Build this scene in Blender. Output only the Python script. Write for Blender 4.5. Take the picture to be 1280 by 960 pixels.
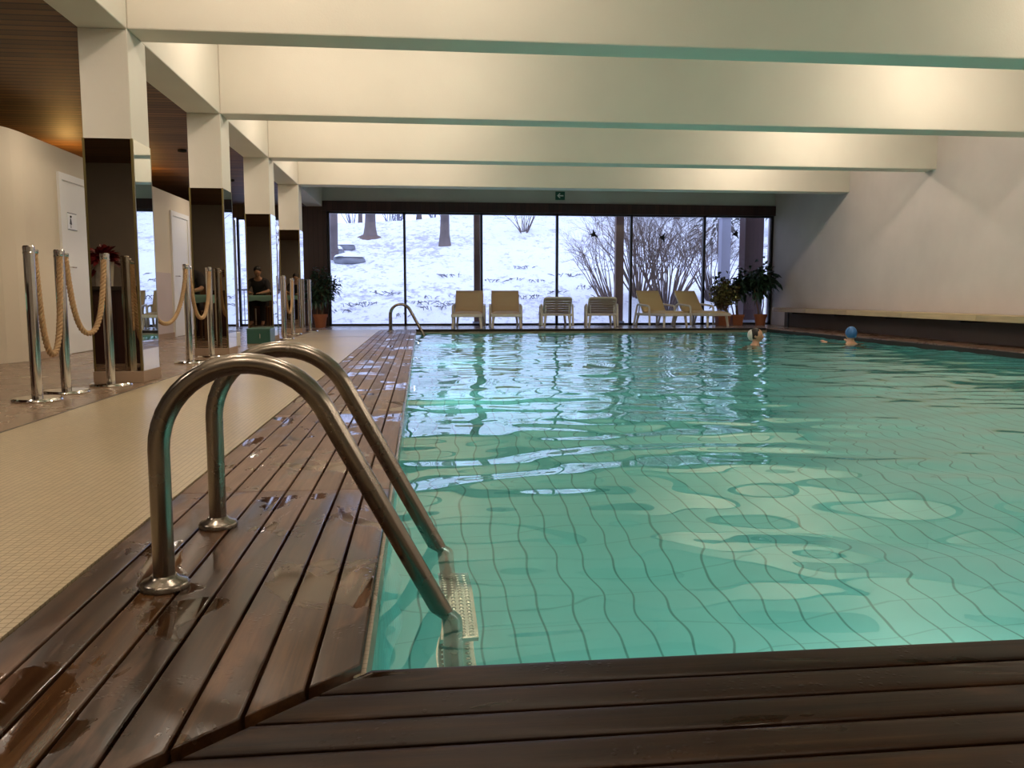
import bpy, bmesh, math, random
from mathutils import Vector, Matrix, noise
R = math.radians
PI = math.pi
S = bpy.context.scene
C = S.collection
for o in list(bpy.data.objects):
    bpy.data.objects.remove(o)

# ---------------------------------------------------------------- camera
cd = bpy.data.cameras.new('camera')
cd.lens = 14.0; cd.sensor_width = 17.3; cd.sensor_fit = 'HORIZONTAL'
cd.clip_start = 0.02; cd.clip_end = 400
cam = bpy.data.objects.new('camera', cd); C.objects.link(cam)
cam.location = (0, 0, 0.68)
cam.rotation_euler = (R(90 - 6.04), 0, R(-6.22))
S.camera = cam
S.view_settings.view_transform = 'Standard'
S.view_settings.look = 'None'
S.view_settings.gamma = 1.0
S.view_settings.use_curve_mapping = False
S.view_settings.exposure = 0.0

# ---------------------------------------------------------------- sky and lamps
W = bpy.data.worlds.new('world'); S.world = W
W.use_nodes = True
bg = W.node_tree.nodes['Background']
bg.inputs[0].default_value = (0.57, 0.66, 1.0, 1)
bg.inputs[1].default_value = 2.4
WARM = (1.0, 0.85, 0.70)
LAMP_W = 72.0          # each bay flood
POOL_W = 15.0          # each unseen fill lamp added below the water
AISLE_W = 15.0
COVE_W = 20.0


# ---------------------------------------------------------------- helpers
def link(o, parent=None):
    C.objects.link(o)
    if parent is not None:
        o.parent = parent
    return o


def tag(o, label=None, cat=None, group=None, kind=None):
    if label: o['label'] = label
    if cat: o['category'] = cat
    if group: o['group'] = group
    if kind: o['kind'] = kind
    return o


def empty(name, loc=(0, 0, 0), rz=0.0, label=None, cat=None, group=None, kind=None):
    o = bpy.data.objects.new(name, None)
    o.empty_display_size = 0.05
    C.objects.link(o)
    o.location = loc; o.rotation_euler = (0, 0, rz)
    return tag(o, label, cat, group, kind)


def copy_tree(o, parent=None):
    c = o.copy(); C.objects.link(c)
    if parent is not None:
        c.parent = parent
    for ch in [x for x in bpy.data.objects if x.parent == o]:
        copy_tree(ch, c)
    return c


class MB:
    def __init__(s):
        s.v = []; s.f = []

    def add(s, vs, fs):
        n = len(s.v)
        s.v += [tuple(p) for p in vs]
        s.f += [tuple(n + i for i in f) for f in fs]
        return s

    def box(s, x0, x1, y0, y1, z0, z1, M=None):
        vs = [(x, y, z) for z in (z0, z1) for y in (y0, y1) for x in (x0, x1)]
        if M is not None: vs = [M @ Vector(p) for p in vs]
        return s.add(vs, [(0, 2, 3, 1), (4, 5, 7, 6), (0, 1, 5, 4), (2, 6, 7, 3), (0, 4, 6, 2), (1, 3, 7, 5)])

    def cbox(s, c, d, M=None):
        return s.box(c[0] - d[0] / 2, c[0] + d[0] / 2, c[1] - d[1] / 2, c[1] + d[1] / 2, c[2] - d[2] / 2, c[2] + d[2] / 2, M)

    def prism(s, poly, z0, z1):
        n = len(poly)
        vs = [(p[0], p[1], z0) for p in poly] + [(p[0], p[1], z1) for p in poly]
        fs = [tuple(range(n - 1, -1, -1)), tuple(range(n, 2 * n))]
        fs += [(i, (i + 1) % n, n + (i + 1) % n, n + i) for i in range(n)]
        return s.add(vs, fs)

    def tube(s, pts, r, n=10, caps=True):
        pts = [Vector(p) for p in pts]
        rs = r if isinstance(r, (list, tuple)) else [r] * len(pts)
        t0 = (pts[1] - pts[0]).normalized()
        a = Vector((0, 0, 1)) if abs(t0.z) < 0.9 else Vector((1, 0, 0))
        u = t0.cross(a).normalized()
        base = len(s.v)
        for i, p in enumerate(pts):
            if i == 0: t = t0
            elif i == len(pts) - 1: t = (pts[i] - pts[i - 1]).normalized()
            else: t = ((pts[i] - pts[i - 1]).normalized() + (pts[i + 1] - pts[i]).normalized()).normalized()
            u = (u - t * u.dot(t))
            if u.length < 1e-6: u = t.orthogonal()
            u.normalize()
            w = t.cross(u)
            for k in range(n):
                a = 2 * PI * k / n
                s.v.append(tuple(p + (u * math.cos(a) + w * math.sin(a)) * rs[i]))
        for i in range(len(pts) - 1):
            for k in range(n):
                k2 = (k + 1) % n
                b = base + i * n
                s.f.append((b + k, b + k2, b + n + k2, b + n + k))
        if caps:
            s.f.append(tuple(base + k for k in range(n - 1, -1, -1)))
            b = base + (len(pts) - 1) * n
            s.f.append(tuple(b + k for k in range(n)))
        return s

    def lathe(s, prof, c=(0, 0, 0), n=24):
        base = len(s.v)
        for (r, z) in prof:
            for k in range(n):
                a = 2 * PI * k / n
                s.v.append((c[0] + r * math.cos(a), c[1] + r * math.sin(a), c[2] + z))
        for i in range(len(prof) - 1):
            for k in range(n):
                k2 = (k + 1) % n
                b = base + i * n
                s.f.append((b + k, b + k2, b + n + k2, b + n + k))
        if prof[0][0] > 1e-5: s.f.append(tuple(base + k for k in range(n - 1, -1, -1)))
        if prof[-1][0] > 1e-5:
            b = base + (len(prof) - 1) * n
            s.f.append(tuple(b + k for k in range(n)))
        return s

    def sphere(s, c, rx, ry, rz, n=14, m=9, fn=None):
        base = len(s.v)
        for j in range(m + 1):
            th = PI * j / m
            for k in range(n):
                a = 2 * PI * k / n
                p = Vector((math.sin(th) * math.cos(a), math.sin(th) * math.sin(a), math.cos(th)))
                q = Vector((p.x * rx, p.y * ry, p.z * rz))
                if fn: q = fn(p, q)
                s.v.append((c[0] + q.x, c[1] + q.y, c[2] + q.z))
        for j in range(m):
            for k in range(n):
                k2 = (k + 1) % n
                b = base + j * n
                s.f.append((b + k, b + n + k, b + n + k2, b + k2))
        return s

    def mesh(s, name):
        me = bpy.data.meshes.new(name)
        me.from_pydata(s.v, [], s.f)
        me.update()
        return me

    def build(s, name, mat, parent=None, smooth=None, bevel=None, kind=None, label=None, cat=None, group=None, loc=None):
        me = s.mesh(name)
        if mat is not None: me.materials.append(mat)
        if smooth is not None:
            me.shade_smooth(); me.set_sharp_from_angle(angle=R(smooth))
        o = bpy.data.objects.new(name, me)
        link(o, parent)
        if bevel:
            m = o.modifiers.new('bevel', 'BEVEL'); m.width = bevel; m.segments = 2; m.limit_method = 'ANGLE'; m.angle_limit = R(35)
        if loc: o.location = loc
        return tag(o, label, cat, group, kind)


def col(c):
    return tuple(c) + (1.0,) if len(c) == 3 else c


def pmat(name, c, rough=0.5, metal=0.0, spec=0.5, **kw):
    m = bpy.data.materials.new(name); m.use_nodes = True
    b = m.node_tree.nodes['Principled BSDF']
    b.inputs['Base Color'].default_value = col(c)
    b.inputs['Roughness'].default_value = rough
    b.inputs['Metallic'].default_value = metal
    b.inputs['Specular IOR Level'].default_value = spec
    for k, v in kw.items():
        b.inputs[k.replace('_', ' ')].default_value = v
    return m


class N:
    """small node-tree builder"""
    def __init__(s, m):
        s.m = m; s.t = m.node_tree; s.b = s.t.nodes.get('Principled BSDF')
        s.tc = s.t.nodes.new('ShaderNodeTexCoord')

    def node(s, ty, **kw):
        n = s.t.nodes.new(ty)
        for k, v in kw.items(): setattr(n, k, v)
        return n

    def lk(s, a, b): s.t.links.new(a, b)

    def mapping(s, scale=(1, 1, 1), rot=(0, 0, 0), loc=(0, 0, 0), src='Object'):
        n = s.node('ShaderNodeMapping')
        n.inputs['Scale'].default_value = scale; n.inputs['Rotation'].default_value = rot; n.inputs['Location'].default_value = loc
        s.lk(s.tc.outputs[src], n.inputs[0])
        return n.outputs[0]

    def noise(s, vec, scale=5, detail=4, rough=0.55, dist=0.0):
        n = s.node('ShaderNodeTexNoise')
        n.inputs['Scale'].default_value = scale; n.inputs['Detail'].default_value = detail
        n.inputs['Roughness'].default_value = rough; n.inputs['Distortion'].default_value = dist
        s.lk(vec, n.inputs['Vector'])
        return n.outputs['Fac']

    def ramp(s, fac, stops, interp='LINEAR'):
        n = s.node('ShaderNodeValToRGB')
        n.color_ramp.interpolation = interp
        e = n.color_ramp.elements
        while len(e) < len(stops): e.new(0.5)
        for i, (p, c) in enumerate(stops):
            e[i].position = p
            e[i].color = col(c) if isinstance(c, (tuple, list)) else (c, c, c, 1)
        s.lk(fac, n.inputs[0])
        return n.outputs[0]

    def mix(s, fac, a, b, mode='MIX'):
        n = s.node('ShaderNodeMix', data_type='RGBA', blend_type=mode)
        for sock, v in ((n.inputs[0], fac), (n.inputs[6], a), (n.inputs[7], b)):
            if hasattr(v, 'links') or hasattr(v, 'is_linked'): s.lk(v, sock)
            elif isinstance(v, (int, float)): sock.default_value = v if sock == n.inputs[0] else (v, v, v, 1)
            else: sock.default_value = col(v)
        return n.outputs[2]

    def math(s, op, a, b=None, clamp=False):
        n = s.node('ShaderNodeMath', operation=op, use_clamp=clamp)
        for i, v in enumerate((a, b)):
            if v is None: continue
            if isinstance(v, (int, float)): n.inputs[i].default_value = v
            else: s.lk(v, n.inputs[i])
        return n.outputs[0]

    def sep(s, src='Object'):
        n = s.node('ShaderNodeSeparateXYZ'); s.lk(s.tc.outputs[src], n.inputs[0]); return n.outputs

    def maprange(s, v, a, b, c=0.0, d=1.0):
        n = s.node('ShaderNodeMapRange'); s.lk(v, n.inputs[0])
        for i, x in enumerate((a, b, c, d)): n.inputs[i + 1].default_value = x
        return n.outputs[0]

    def bump(s, h, strength=0.2, dist=0.01):
        n = s.node('ShaderNodeBump'); n.inputs['Strength'].default_value = strength; n.inputs['Distance'].default_value = dist
        s.lk(h, n.inputs['Height']); s.lk(n.outputs[0], s.b.inputs['Normal'])
        return n.outputs[0]

    def set(s, name, v):
        if isinstance(v, (int, float)): s.b.inputs[name].default_value = v
        else: s.lk(v, s.b.inputs[name])


# ---------------------------------------------------------------- materials
def m_plaster(name, c, bump=0.15, var=0.06):
    m = pmat(name, c, 0.75); n = N(m)
    v = n.mapping()
    f = n.noise(v, 1.3, 4)
    d = tuple(max(0, x * (1 - var * 2)) for x in c)
    n.set('Base Color', n.ramp(f, [(0.3, d), (0.7, c)]))
    n.bump(n.noise(v, 60, 3), bump, 0.004)
    return m


M_beam = m_plaster('painted_concrete', (0.73, 0.68, 0.59), 0.25, 0.03)
M_wallr = m_plaster('wall_paint_right', (0.60, 0.525, 0.49), 0.3, 0.05)
M_ceil = m_plaster('ceiling_paint', (0.62, 0.57, 0.48))
M_lintel = m_plaster('lintel_paint', (0.60, 0.58, 0.55))
M_part = m_plaster('partition_paint', (0.62, 0.53, 0.40), 0.1, 0.03)
M_grey = m_plaster('grey_wall_paint', (0.42, 0.38, 0.33))
M_white = pmat('white_door_paint', (0.72, 0.70, 0.66), 0.45)


def m_planks(name, c0, c1, axis, width, rough=0.5, gap=0.12):
    """slatted boards: dark joints across `axis`"""
    m = pmat(name, c0, rough); n = N(m)
    sx = n.sep()
    p = n.math('DIVIDE', sx[axis], width)
    fr = n.math('FRACT', p)
    fl = n.math('FLOOR', p)
    comb = n.node('ShaderNodeCombineXYZ'); n.lk(fl, comb.inputs[0])
    wn = n.node('ShaderNodeTexWhiteNoise'); n.lk(comb.outputs[0], wn.inputs[0])
    sc = [4, 4, 4]; sc[axis] = 40
    g = n.noise(n.mapping(tuple(sc)), 1.0, 5)
    t = n.math('ADD', n.math('MULTIPLY', wn.outputs[0], 0.55), n.math('MULTIPLY', g, 0.5))
    base = n.ramp(t, [(0.25, c0), (0.85, c1)])
    j = n.math('LESS_THAN', fr, gap)
    n.set('Base Color', n.mix(j, base, tuple(x * 0.18 for x in c0)))
    inv = n.math('SUBTRACT', 1.0, j)
    n.bump(inv, 0.8, 0.01)
    return m


M_woodceil = m_planks('wood_slat_ceiling', (0.10, 0.045, 0.014), (0.21, 0.10, 0.034), 1, 0.125, 0.6, 0.2)
M_darkwood = m_planks('dark_stained_wood', (0.036, 0.013, 0.012), (0.062, 0.024, 0.021), 0, 0.11, 0.4, 0.05)


def m_deck(name, axis, tone=1.0, spec=0.5):
    """wet hardwood boards, each its own island; `axis` is the board direction"""
    m = pmat(name, (0.1, 0.05, 0.03), 0.4, 0.0, spec); n = N(m)
    geo = n.node('ShaderNodeNewGeometry')
    rnd = geo.outputs['Random Per Island']
    sc = [60, 60, 60]; sc[axis] = 2.2
    grain = n.noise(n.mapping(tuple(sc)), 1.0, 6, 0.65, 0.6)
    sc2 = [16, 16, 16]; sc2[axis] = 3.2
    blot = n.noise(n.mapping(tuple(sc2)), 1.0, 5, 0.6, 0.4)
    t = n.math('ADD', n.math('MULTIPLY', grain, 0.5), n.math('MULTIPLY', rnd, 0.22))
    t = n.math('ADD', t, n.math('MULTIPLY', blot, 0.38))
    dry = n.ramp(t, [(0.34, (0.085, 0.042, 0.026)), (0.56, (0.175, 0.098, 0.062)), (0.82, (0.29, 0.18, 0.12))])
    wetc = n.ramp(t, [(0.36, (0.014, 0.0058, 0.0028)), (0.55, (0.050, 0.021, 0.0085)), (0.82, (0.16, 0.072, 0.026))])
    y = n.sep()[1]
    near = n.maprange(y, 2.2 if axis else 2.0, 3.0, 1.0, 0.0)
    sc3 = [9, 9, 9]; sc3[axis] = 2.4
    wn = n.noise(n.mapping(tuple(sc3), loc=(3.1, 1.7, 0)), 1.0, 4, 0.55, 0.5)
    w = n.math('ADD', wn, n.math('MULTIPLY', near, 0.25 if axis else 0.34))
    w = n.math('ADD', w, n.math('MULTIPLY', rnd, 0.08))
    wet = n.ramp(w, [(0.60, 0.0), (0.72, 1.0)])
    n.set('Base Color', n.mix(1.0, n.mix(wet, dry, wetc), tone, 'MULTIPLY'))
    # standing water: very smooth patches
    pud = n.ramp(n.noise(n.mapping((3.2, 2.2, 3.2) if axis else (1.1, 5, 3.4), loc=(7.7, 2.3, 0)), 1.0, 5, 0.6, 0.8), [(0.55 if axis else 0.60, 0.0), (0.575 if axis else 0.64, 1.0)])
    r = n.mix(pud, n.mix(wet, 0.50, 0.28 if axis else 0.40), 0.07)
    n.set('Roughness', r)
    vo = n.node('ShaderNodeTexVoronoi'); vo.inputs['Scale'].default_value = 70
    n.lk(n.mapping(), vo.inputs['Vector'])
    drops = n.ramp(vo.outputs['Distance'], [(0.15, 1.0), (0.34, 0.0)])
    dm = n.ramp(n.noise(n.mapping(loc=(1, 9, 2)), 5.0, 2), [(0.57, 0.0), (0.63, 1.0)])
    drops = n.math('MULTIPLY', n.math('MULTIPLY', drops, dm), near)
    h = n.math('MULTIPLY', n.math('SUBTRACT', 1.0, pud), n.math('MULTIPLY', grain, 0.35))
    h = n.math('ADD', h, n.math('MULTIPLY', drops, 0.7))
    n.bump(h, 0.35, 0.0025)
    return m


M_deckY = m_deck('wet_hardwood_lengthwise', 1, 0.84, 0.38)
M_deckX = m_deck('wet_hardwood_crosswise', 0, 0.44, 0.12)
M_under = pmat('deck_void', (0.012, 0.009, 0.007), 0.8)


def m_tiles(name, c, grout, size, rough, joint=0.08, sx=1.0, bump=0.25, var=0.12, rv=0.3):
    m = pmat(name, c, rough); n = N(m)
    b = n.node('ShaderNodeTexBrick'); b.offset = 0.0; b.squash = 1.0
    b.inputs['Scale'].default_value = 1.0
    b.inputs['Mortar Size'].default_value = size * joint / 2
    b.inputs['Mortar Smooth'].default_value = 0.3
    b.inputs['Brick Width'].default_value = size * sx
    b.inputs['Row Height'].default_value = size
    b.inputs['Color1'].default_value = col(c)
    b.inputs['Color2'].default_value = col(tuple(x * (1 - var) for x in c))
    b.inputs['Mortar'].default_value = col(grout)
    n.lk(n.mapping(), b.inputs['Vector'])
    st = n.noise(n.mapping(), 1.1, 5)
    n.set('Base Color', n.mix(1.0, b.outputs['Color'], n.ramp(st, [(0.3, 0.82), (0.7, 1.0)]), 'MULTIPLY'))
    n.set('Roughness', n.ramp(n.noise(n.mapping(), 2.2, 4), [(0.35, rough * (1 - rv)), (0.7, rough * (1 + rv))]))
    n.bump(b.outputs['Fac'], -bump, 0.002)
    return m


M_mosaic = m_tiles('beige_mosaic', (0.56, 0.45, 0.29), (0.24, 0.17, 0.09), 0.024, 0.34, 0.13, rv=0.05)
M_stone = m_tiles('brown_stone_floor', (0.30, 0.20, 0.13), (0.16, 0.10, 0.07), 0.6, 0.27, 0.008, 1.0, 0.1, rv=0.1)
M_plinth = m_plaster('brown_stone_plinth', (0.34, 0.23, 0.15))
M_pool = None
M_lip = m_tiles('pool_lip_tile', (0.30, 0.25, 0.18), (0.14, 0.12, 0.09), 0.02, 0.3, 0.15)
M_fardeck = m_tiles('far_deck_tile', (0.42, 0.36, 0.32), (0.2, 0.17, 0.15), 0.12, 0.22, 0.05)
M_benchwood = m_planks('pale_bench_wood', (0.50, 0.36, 0.18), (0.58, 0.44, 0.25), 2, 0.2, 0.5, 0.0)
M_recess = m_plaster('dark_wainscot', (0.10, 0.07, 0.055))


def m_steel(name, c, rough, axis=2):
    m = pmat(name, c, rough, 1.0); n = N(m)
    sc = [14, 14, 14]; sc[axis] = 2
    f = n.noise(n.mapping((3, 3, 3)), 3.0, 5)
    n.set('Roughness', n.ramp(f, [(0.3, rough * 0.85), (0.7, rough * 1.2)]))
    return m


M_steel = m_steel('brushed_steel', (0.28, 0.245, 0.21), 0.25)
M_chrome = pmat('polished_chrome', (0.72, 0.69, 0.65), 0.09, 1.0)
M_mirror = pmat('clear_mirror', (0.86, 0.88, 0.86), 0.0, 1.0)
M_smoked = pmat('smoked_mirror', (0.46, 0.40, 0.33), 0.0, 1.0)
M_brass = pmat('dull_brass', (0.30, 0.24, 0.10), 0.35, 1.0)
M_frame = pmat('window_frame_dark', (0.018, 0.016, 0.018), 0.4)
M_rope = pmat('hemp_rope', (0.43, 0.275, 0.14), 0.85)
M_green = pmat('green_box_paint', (0.03, 0.105, 0.075), 0.35)
M_blackplastic = pmat('black_plastic', (0.015, 0.015, 0.015), 0.5)


def m_pooltile(name, up):
    m = pmat(name, (0.2, 0.6, 0.53), 0.35); n = N(m)
    o = n.sep()
    def line(v, pitch, w):
        f = n.math('FRACT', n.math('ADD', n.math('DIVIDE', v, pitch), 0.37))
        d = n.math('MINIMUM', f, n.math('SUBTRACT', 1.0, f))
        return n.maprange(d, w / pitch * 0.5, w / pitch * 1.1, 1.0, 0.0)
    a = line(o[0], 0.128, 0.0052); b = line(o[2 if up else 1], 0.256, 0.0045)
    b = n.math('MULTIPLY', b, 0.42)
    k = n.math('MAXIMUM', a, b)
    k = n.math('MULTIPLY', k, 0.80, True)
    st = n.ramp(n.noise(n.mapping(), 1.3, 3), [(0.3, (0.18, 0.60, 0.575)), (0.7, (0.215, 0.67, 0.645))])
    n.set('Base Color', n.mix(k, st, (0.03, 0.22, 0.20)))
    return m


M_pool = m_pooltile('turquoise_pool_tile', False); M_poolv = m_pooltile('turquoise_pool_wall_tile', True)


def m_water():
    m = bpy.data.materials.new('pool_water'); m.use_nodes = True
    t = m.node_tree; t.nodes.clear()
    out = t.nodes.new('ShaderNodeOutputMaterial')
    g = t.nodes.new('ShaderNodeBsdfGlass')
    g.inputs['IOR'].default_value = 1.33; g.inputs['Roughness'].default_value = 0.0
    g.inputs['Color'].default_value = (0.93, 1.0, 0.98, 1)
    t.links.new(g.outputs[0], out.inputs[0])
    return m


def m_glass():
    m = bpy.data.materials.new('window_glass'); m.use_nodes = True
    t = m.node_tree; t.nodes.clear()
    out = t.nodes.new('ShaderNodeOutputMaterial')
    tr = t.nodes.new('ShaderNodeBsdfTransparent'); tr.inputs[0].default_value = (0.97, 0.985, 1, 1)
    gl = t.nodes.new('ShaderNodeBsdfGlossy'); gl.inputs['Roughness'].default_value = 0.0
    fr = t.nodes.new('ShaderNodeFresnel'); fr.inputs[0].default_value = 1.45
    mx = t.nodes.new('ShaderNodeMixShader')
    t.links.new(fr.outputs[0], mx.inputs[0]); t.links.new(tr.outputs[0], mx.inputs[1]); t.links.new(gl.outputs[0], mx.inputs[2])
    t.links.new(mx.outputs[0], out.inputs[0])
    return m


M_water = m_water(); M_glass = m_glass()

# ================================================================ SETTING
ST = 'structure'
XL, XR = -0.12, 7.35          # pool sides
YN, YF = 1.48, 17.1           # pool ends
WZ = -0.08                    # water level
PB = -1.35                    # pool bottom
XW = 8.40                     # right wall
YG = 19.55                    # window line
XC0, XC1 = -2.56, -2.20       # columns
BZ = 2.70                     # underside of the beams
CZ = 3.62                     # ceiling
CW = 0.42; BT = 0.34
COLY = [6.82 + 2.95 * i for i in range(4)]
XP = -4.13                    # partition wall
YB = -3.2                     # back of the hall

# floors
b = MB(); b.box(-2.10, -0.845, 0.3, 17.2, -0.12, 0.0)
b.box(-2.10, XW, YB, 0.3, -0.12, 0.0)
b.box(-0.845, XW, 0.3, 0.70, -0.12, 0.0)
b.build('floor', M_mosaic, kind=ST, label='beige mosaic tile walkway between the wooden deck and the columns')
b = MB(); b.box(-7.0, -2.112, YB, YG, -0.12, 0.0)
b.build('side_floor', M_stone, kind=ST, label='polished brown stone floor under the columns and side aisle')
b = MB(); b.box(-2.112, -2.10, YB, YG, -0.12, 0.002)
b.build('trim_1', pmat('joint_dark', (0.07, 0.05, 0.04), 0.4), kind=ST, label='thin dark joint between stone floor and mosaic')
b = MB(); b.box(-2.10, 8.55, 17.2, YG + 0.1, -0.12, 0.0)
b.build('far_deck', M_fardeck, kind=ST, label='pale tiled strip between the pool and the window wall')
b = MB(); b.box(-2.10, -0.86, 14.2, 14.23, -0.01, 0.0022)
b.build('trim_2', bpy.data.materials['joint_dark'], kind=ST, label='dark joint crossing the walkway near the window')


# wooden decks: mitred boards with gaps
def board(mb, poly, z0=-0.045, z1=0.0, r=0.0045):
    """a board from a convex outline, with rounded top edges"""
    cx = sum(p[0] for p in poly) / len(poly); cy = sum(p[1] for p in poly) / len(poly)
    P = [Vector((p[0], p[1], 0)) for p in poly]; n = len(P)

    def inset(d):
        out = []
        for i in range(n):
            a, p, c = P[i - 1], P[i], P[(i + 1) % n]
            e1 = (p - a).normalized(); e2 = (c - p).normalized()
            n1 = Vector((-e1.y, e1.x, 0)); n2 = Vector((-e2.y, e2.x, 0))
            den = 1 + n1.dot(n2)
            out.append(p + (n1 + n2) * (d / max(den, 0.2)))
        return out
    h = min(r, 0.006)
    rings = [(0.0, z0)] + [(r * (1 - math.cos(R(a))), z1 - h * (1 - math.sin(R(a)))) for a in (0, 22, 45, 68, 90)]
    vs = []
    for d, z in rings:
        vs += [(q.x, q.y, z) for q in inset(d)]
    fs = []
    for j in range(len(rings) - 1):
        for i in range(n):
            i2 = (i + 1) % n
            fs.append((j * n + i, j * n + i2, (j + 1) * n + i2, (j + 1) * n + i))
    k = (len(rings) - 1) * n
    fs.append(tuple(range(k, k + n)))
    fs.append(tuple(range(n - 1, -1, -1)))
    mb.add(vs, fs)


BW = 0.0905; GAP = 0.007
MIT = 0.021
mb = MB()
cuts = [None, 2.93, 4.85, 8.9, 12.9, 17.05]
for i in range(8):
    x1 = XL - i * BW; x0 = x1 - BW + GAP
    for k in range(len(cuts) - 1):
        ya = cuts[k]; yb = cuts[k + 1] - 0.004
        if ya is None:   # mitred end, cut at 45 degrees
            poly = [(x0, YN + (x0 - XL) + MIT), (x1, YN + (x1 - XL) + MIT), (x1, yb), (x0, yb)]
        else:
            poly = [(x0, ya), (x1, ya), (x1, yb), (x0, yb)]
        board(mb, poly)
mb.build('deck_left', M_deckY, kind=ST, label='wet wooden boards along the left side of the pool', smooth=60)
mb = MB()
for i in range(8):
    y1 = YN - i * BW; y0 = y1 - BW + GAP
    poly = [(XL + (y0 - YN) + MIT, y0), (XR + 0.3, y0), (XR + 0.3, y1), (XL + (y1 - YN) + MIT, y1)]
    board(mb, poly, r=0.024)
mb.build('deck_near', M_deckX, kind=ST, label='dark wet wooden boards across the near end of the pool', smooth=60)
mb = MB()
for i in range(9):
    x0 = XR + i * 0.122; x1 = min(x0 + 0.116, XW)
    if x1 - x0 < 0.03: continue
    for k, (ya, yb) in enumerate(((1.5, 5.5), (5.5, 9.5), (9.5, 13.5), (13.5, 17.15))):
        board(mb, [(x0, ya), (x1, ya), (x1, yb - 0.004), (x0, yb - 0.004)])
mb.build('deck_right', M_deckY, kind=ST, label='wooden boards between the pool and the right wall', smooth=60)
b = MB(); b.box(-0.845, XL - 0.012, 0.70, 17.2, -0.12, -0.05); b.box(-0.845, XR, 0.70, YN - 0.012, -0.12, -0.05); b.box(XR + 0.012, XW, 0.7, 17.2, -0.12, -0.05)
b.build('deck_base', M_under, kind=ST)

# pool basin
b = MB()
b.add([(XL, YN, PB), (XR, YN, PB), (XR, YF, PB), (XL, YF, PB)], [(0, 1, 2, 3)])
b.build('pool_floor', M_pool, kind=ST, label='turquoise tiled pool floor with dark joints seen through the water')


def pool_wall(name, p0, p1, nrm):
    me_b = MB()
    L = (Vector(p1) - Vector(p0)).length
    me_b.box(0, L, 0, 0.1, 0, -PB - 0.05)
    o = me_b.build(name, M_poolv, kind=ST)
    o.location = (p0[0], p0[1], PB)
    o.rotation_euler = (0, 0, math.atan2(p1[1] - p0[1], p1[0] - p0[0]))
    return o


pool_wall('pool_wall_far', (XL, YF), (XR, YF), 0)
pool_wall('pool_wall_left', (XL, YN), (XL, YF), 0)
pool_wall('pool_wall_near', (XR, YN), (XL, YN), 0)
pool_wall('pool_wall_right', (XR, YF), (XR, YN), 0)
b = MB(); b.box(XL - 0.012, XL + 0.010, YN, YF, -0.10, -0.018); b.box(XL, XR, YF - 0.03, YF + 0.1, -0.10, -0.045)
b.build('trim_3', M_lip, kind=ST, label='small pale tiles along the water line')
b = MB(); b.box(XL, XR, YF + 0.02, YF + 0.1, -0.045, 0.004); b.box(XR - 0.002, XR + 0.012, YN, YF, -0.10, -0.018)
b.build('trim_4', M_under, kind=ST, label='dark strip at the far pool edge and painted overhang shadow at the right edge')  # right-hand strip is the shadow under the deck overhang, painted near black

# water surface with real ripples
rng = random.Random(11)
waves = []
for k in range(46):
    lam = 0.22 * (1.7 / 0.22) ** rng.random()
    th = R(90) + rng.gauss(0, 0.6)
    if rng.random() < 0.25: th = rng.uniform(0, 2 * PI)
    amp = 0.0058 * lam ** 0.88 * rng.uniform(0.35, 1.0) / 3.4
    kk = 2 * PI / lam
    if k % 3 == 0: amp *= 1.5
    waves.append((kk * math.cos(th), kk * math.sin(th), rng.uniform(0, 2 * PI), amp))


def wave(x, y):
    wx = x + 0.25 * noise.noise((x * 0.7, y * 0.7, 1.3)); wy = y + 0.25 * noise.noise((x * 0.7, y * 0.7, 7.9))
    z = 0
    for a, c, p, A in waves: z += A * math.sin(a * wx + c * wy + p)
    m = 0.55 + 0.9 * (0.5 + 0.5 * noise.noise((x * 0.35, y * 0.25, 4.0)))
    m *= min(1.0, 0.55 + 0.07 * y)
    return z * m


xs = [XL + (XR - 0.006 - XL) * i / 170 for i in range(171)]
ys = []; y = YN
while y < YF:
    ys.append(y); y += 0.02 + 0.0018 * (y - YN)
ys.append(YF)
b = MB()
b.v = [(x, y, wave(x, y)) for y in ys for x in xs]
nx = len(xs)
b.f = [(j * nx + i, j * nx + i + 1, (j + 1) * nx + i + 1, (j + 1) * nx + i) for j in range(len(ys) - 1) for i in range(nx - 1)]
b.build('pool_water', M_water, kind='stuff', smooth=180, loc=(0, 0, WZ), label='rippled turquoise pool water reflecting the windows and beams', cat='water')

# walls
def xw(y):                     # the right wall runs slightly outwards
    return 8.27 + 0.040 * (y - 14.2)


b = MB(); b.prism([(xw(YB), YB), (xw(YG + 0.3), YG + 0.3), (9.2, YG + 0.3), (9.2, YB)], -0.1, CZ)
b.build('wall_right', M_wallr, kind=ST, label='plain painted wall along the right side of the pool')
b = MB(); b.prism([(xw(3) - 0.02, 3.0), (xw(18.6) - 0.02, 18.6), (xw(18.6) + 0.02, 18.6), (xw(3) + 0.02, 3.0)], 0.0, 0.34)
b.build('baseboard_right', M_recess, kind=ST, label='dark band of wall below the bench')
b = MB(); b.box(-2.3, XW + 0.2, YB - 0.2, YB, -0.1, CZ)
b.build('wall_back', M_grey, kind=ST)
b = MB(); b.box(-7.2, -2.3, -0.2, 0.0, -0.1, CZ); b.box(-2.5, -2.3, YB, 0.0, -0.1, CZ); b.box(-7.2, -7.0, 0.0, YG, -0.1, CZ)
b.build('wall_side', M_grey, kind=ST, label='grey wall of the side room seen in the mirrors')
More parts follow.
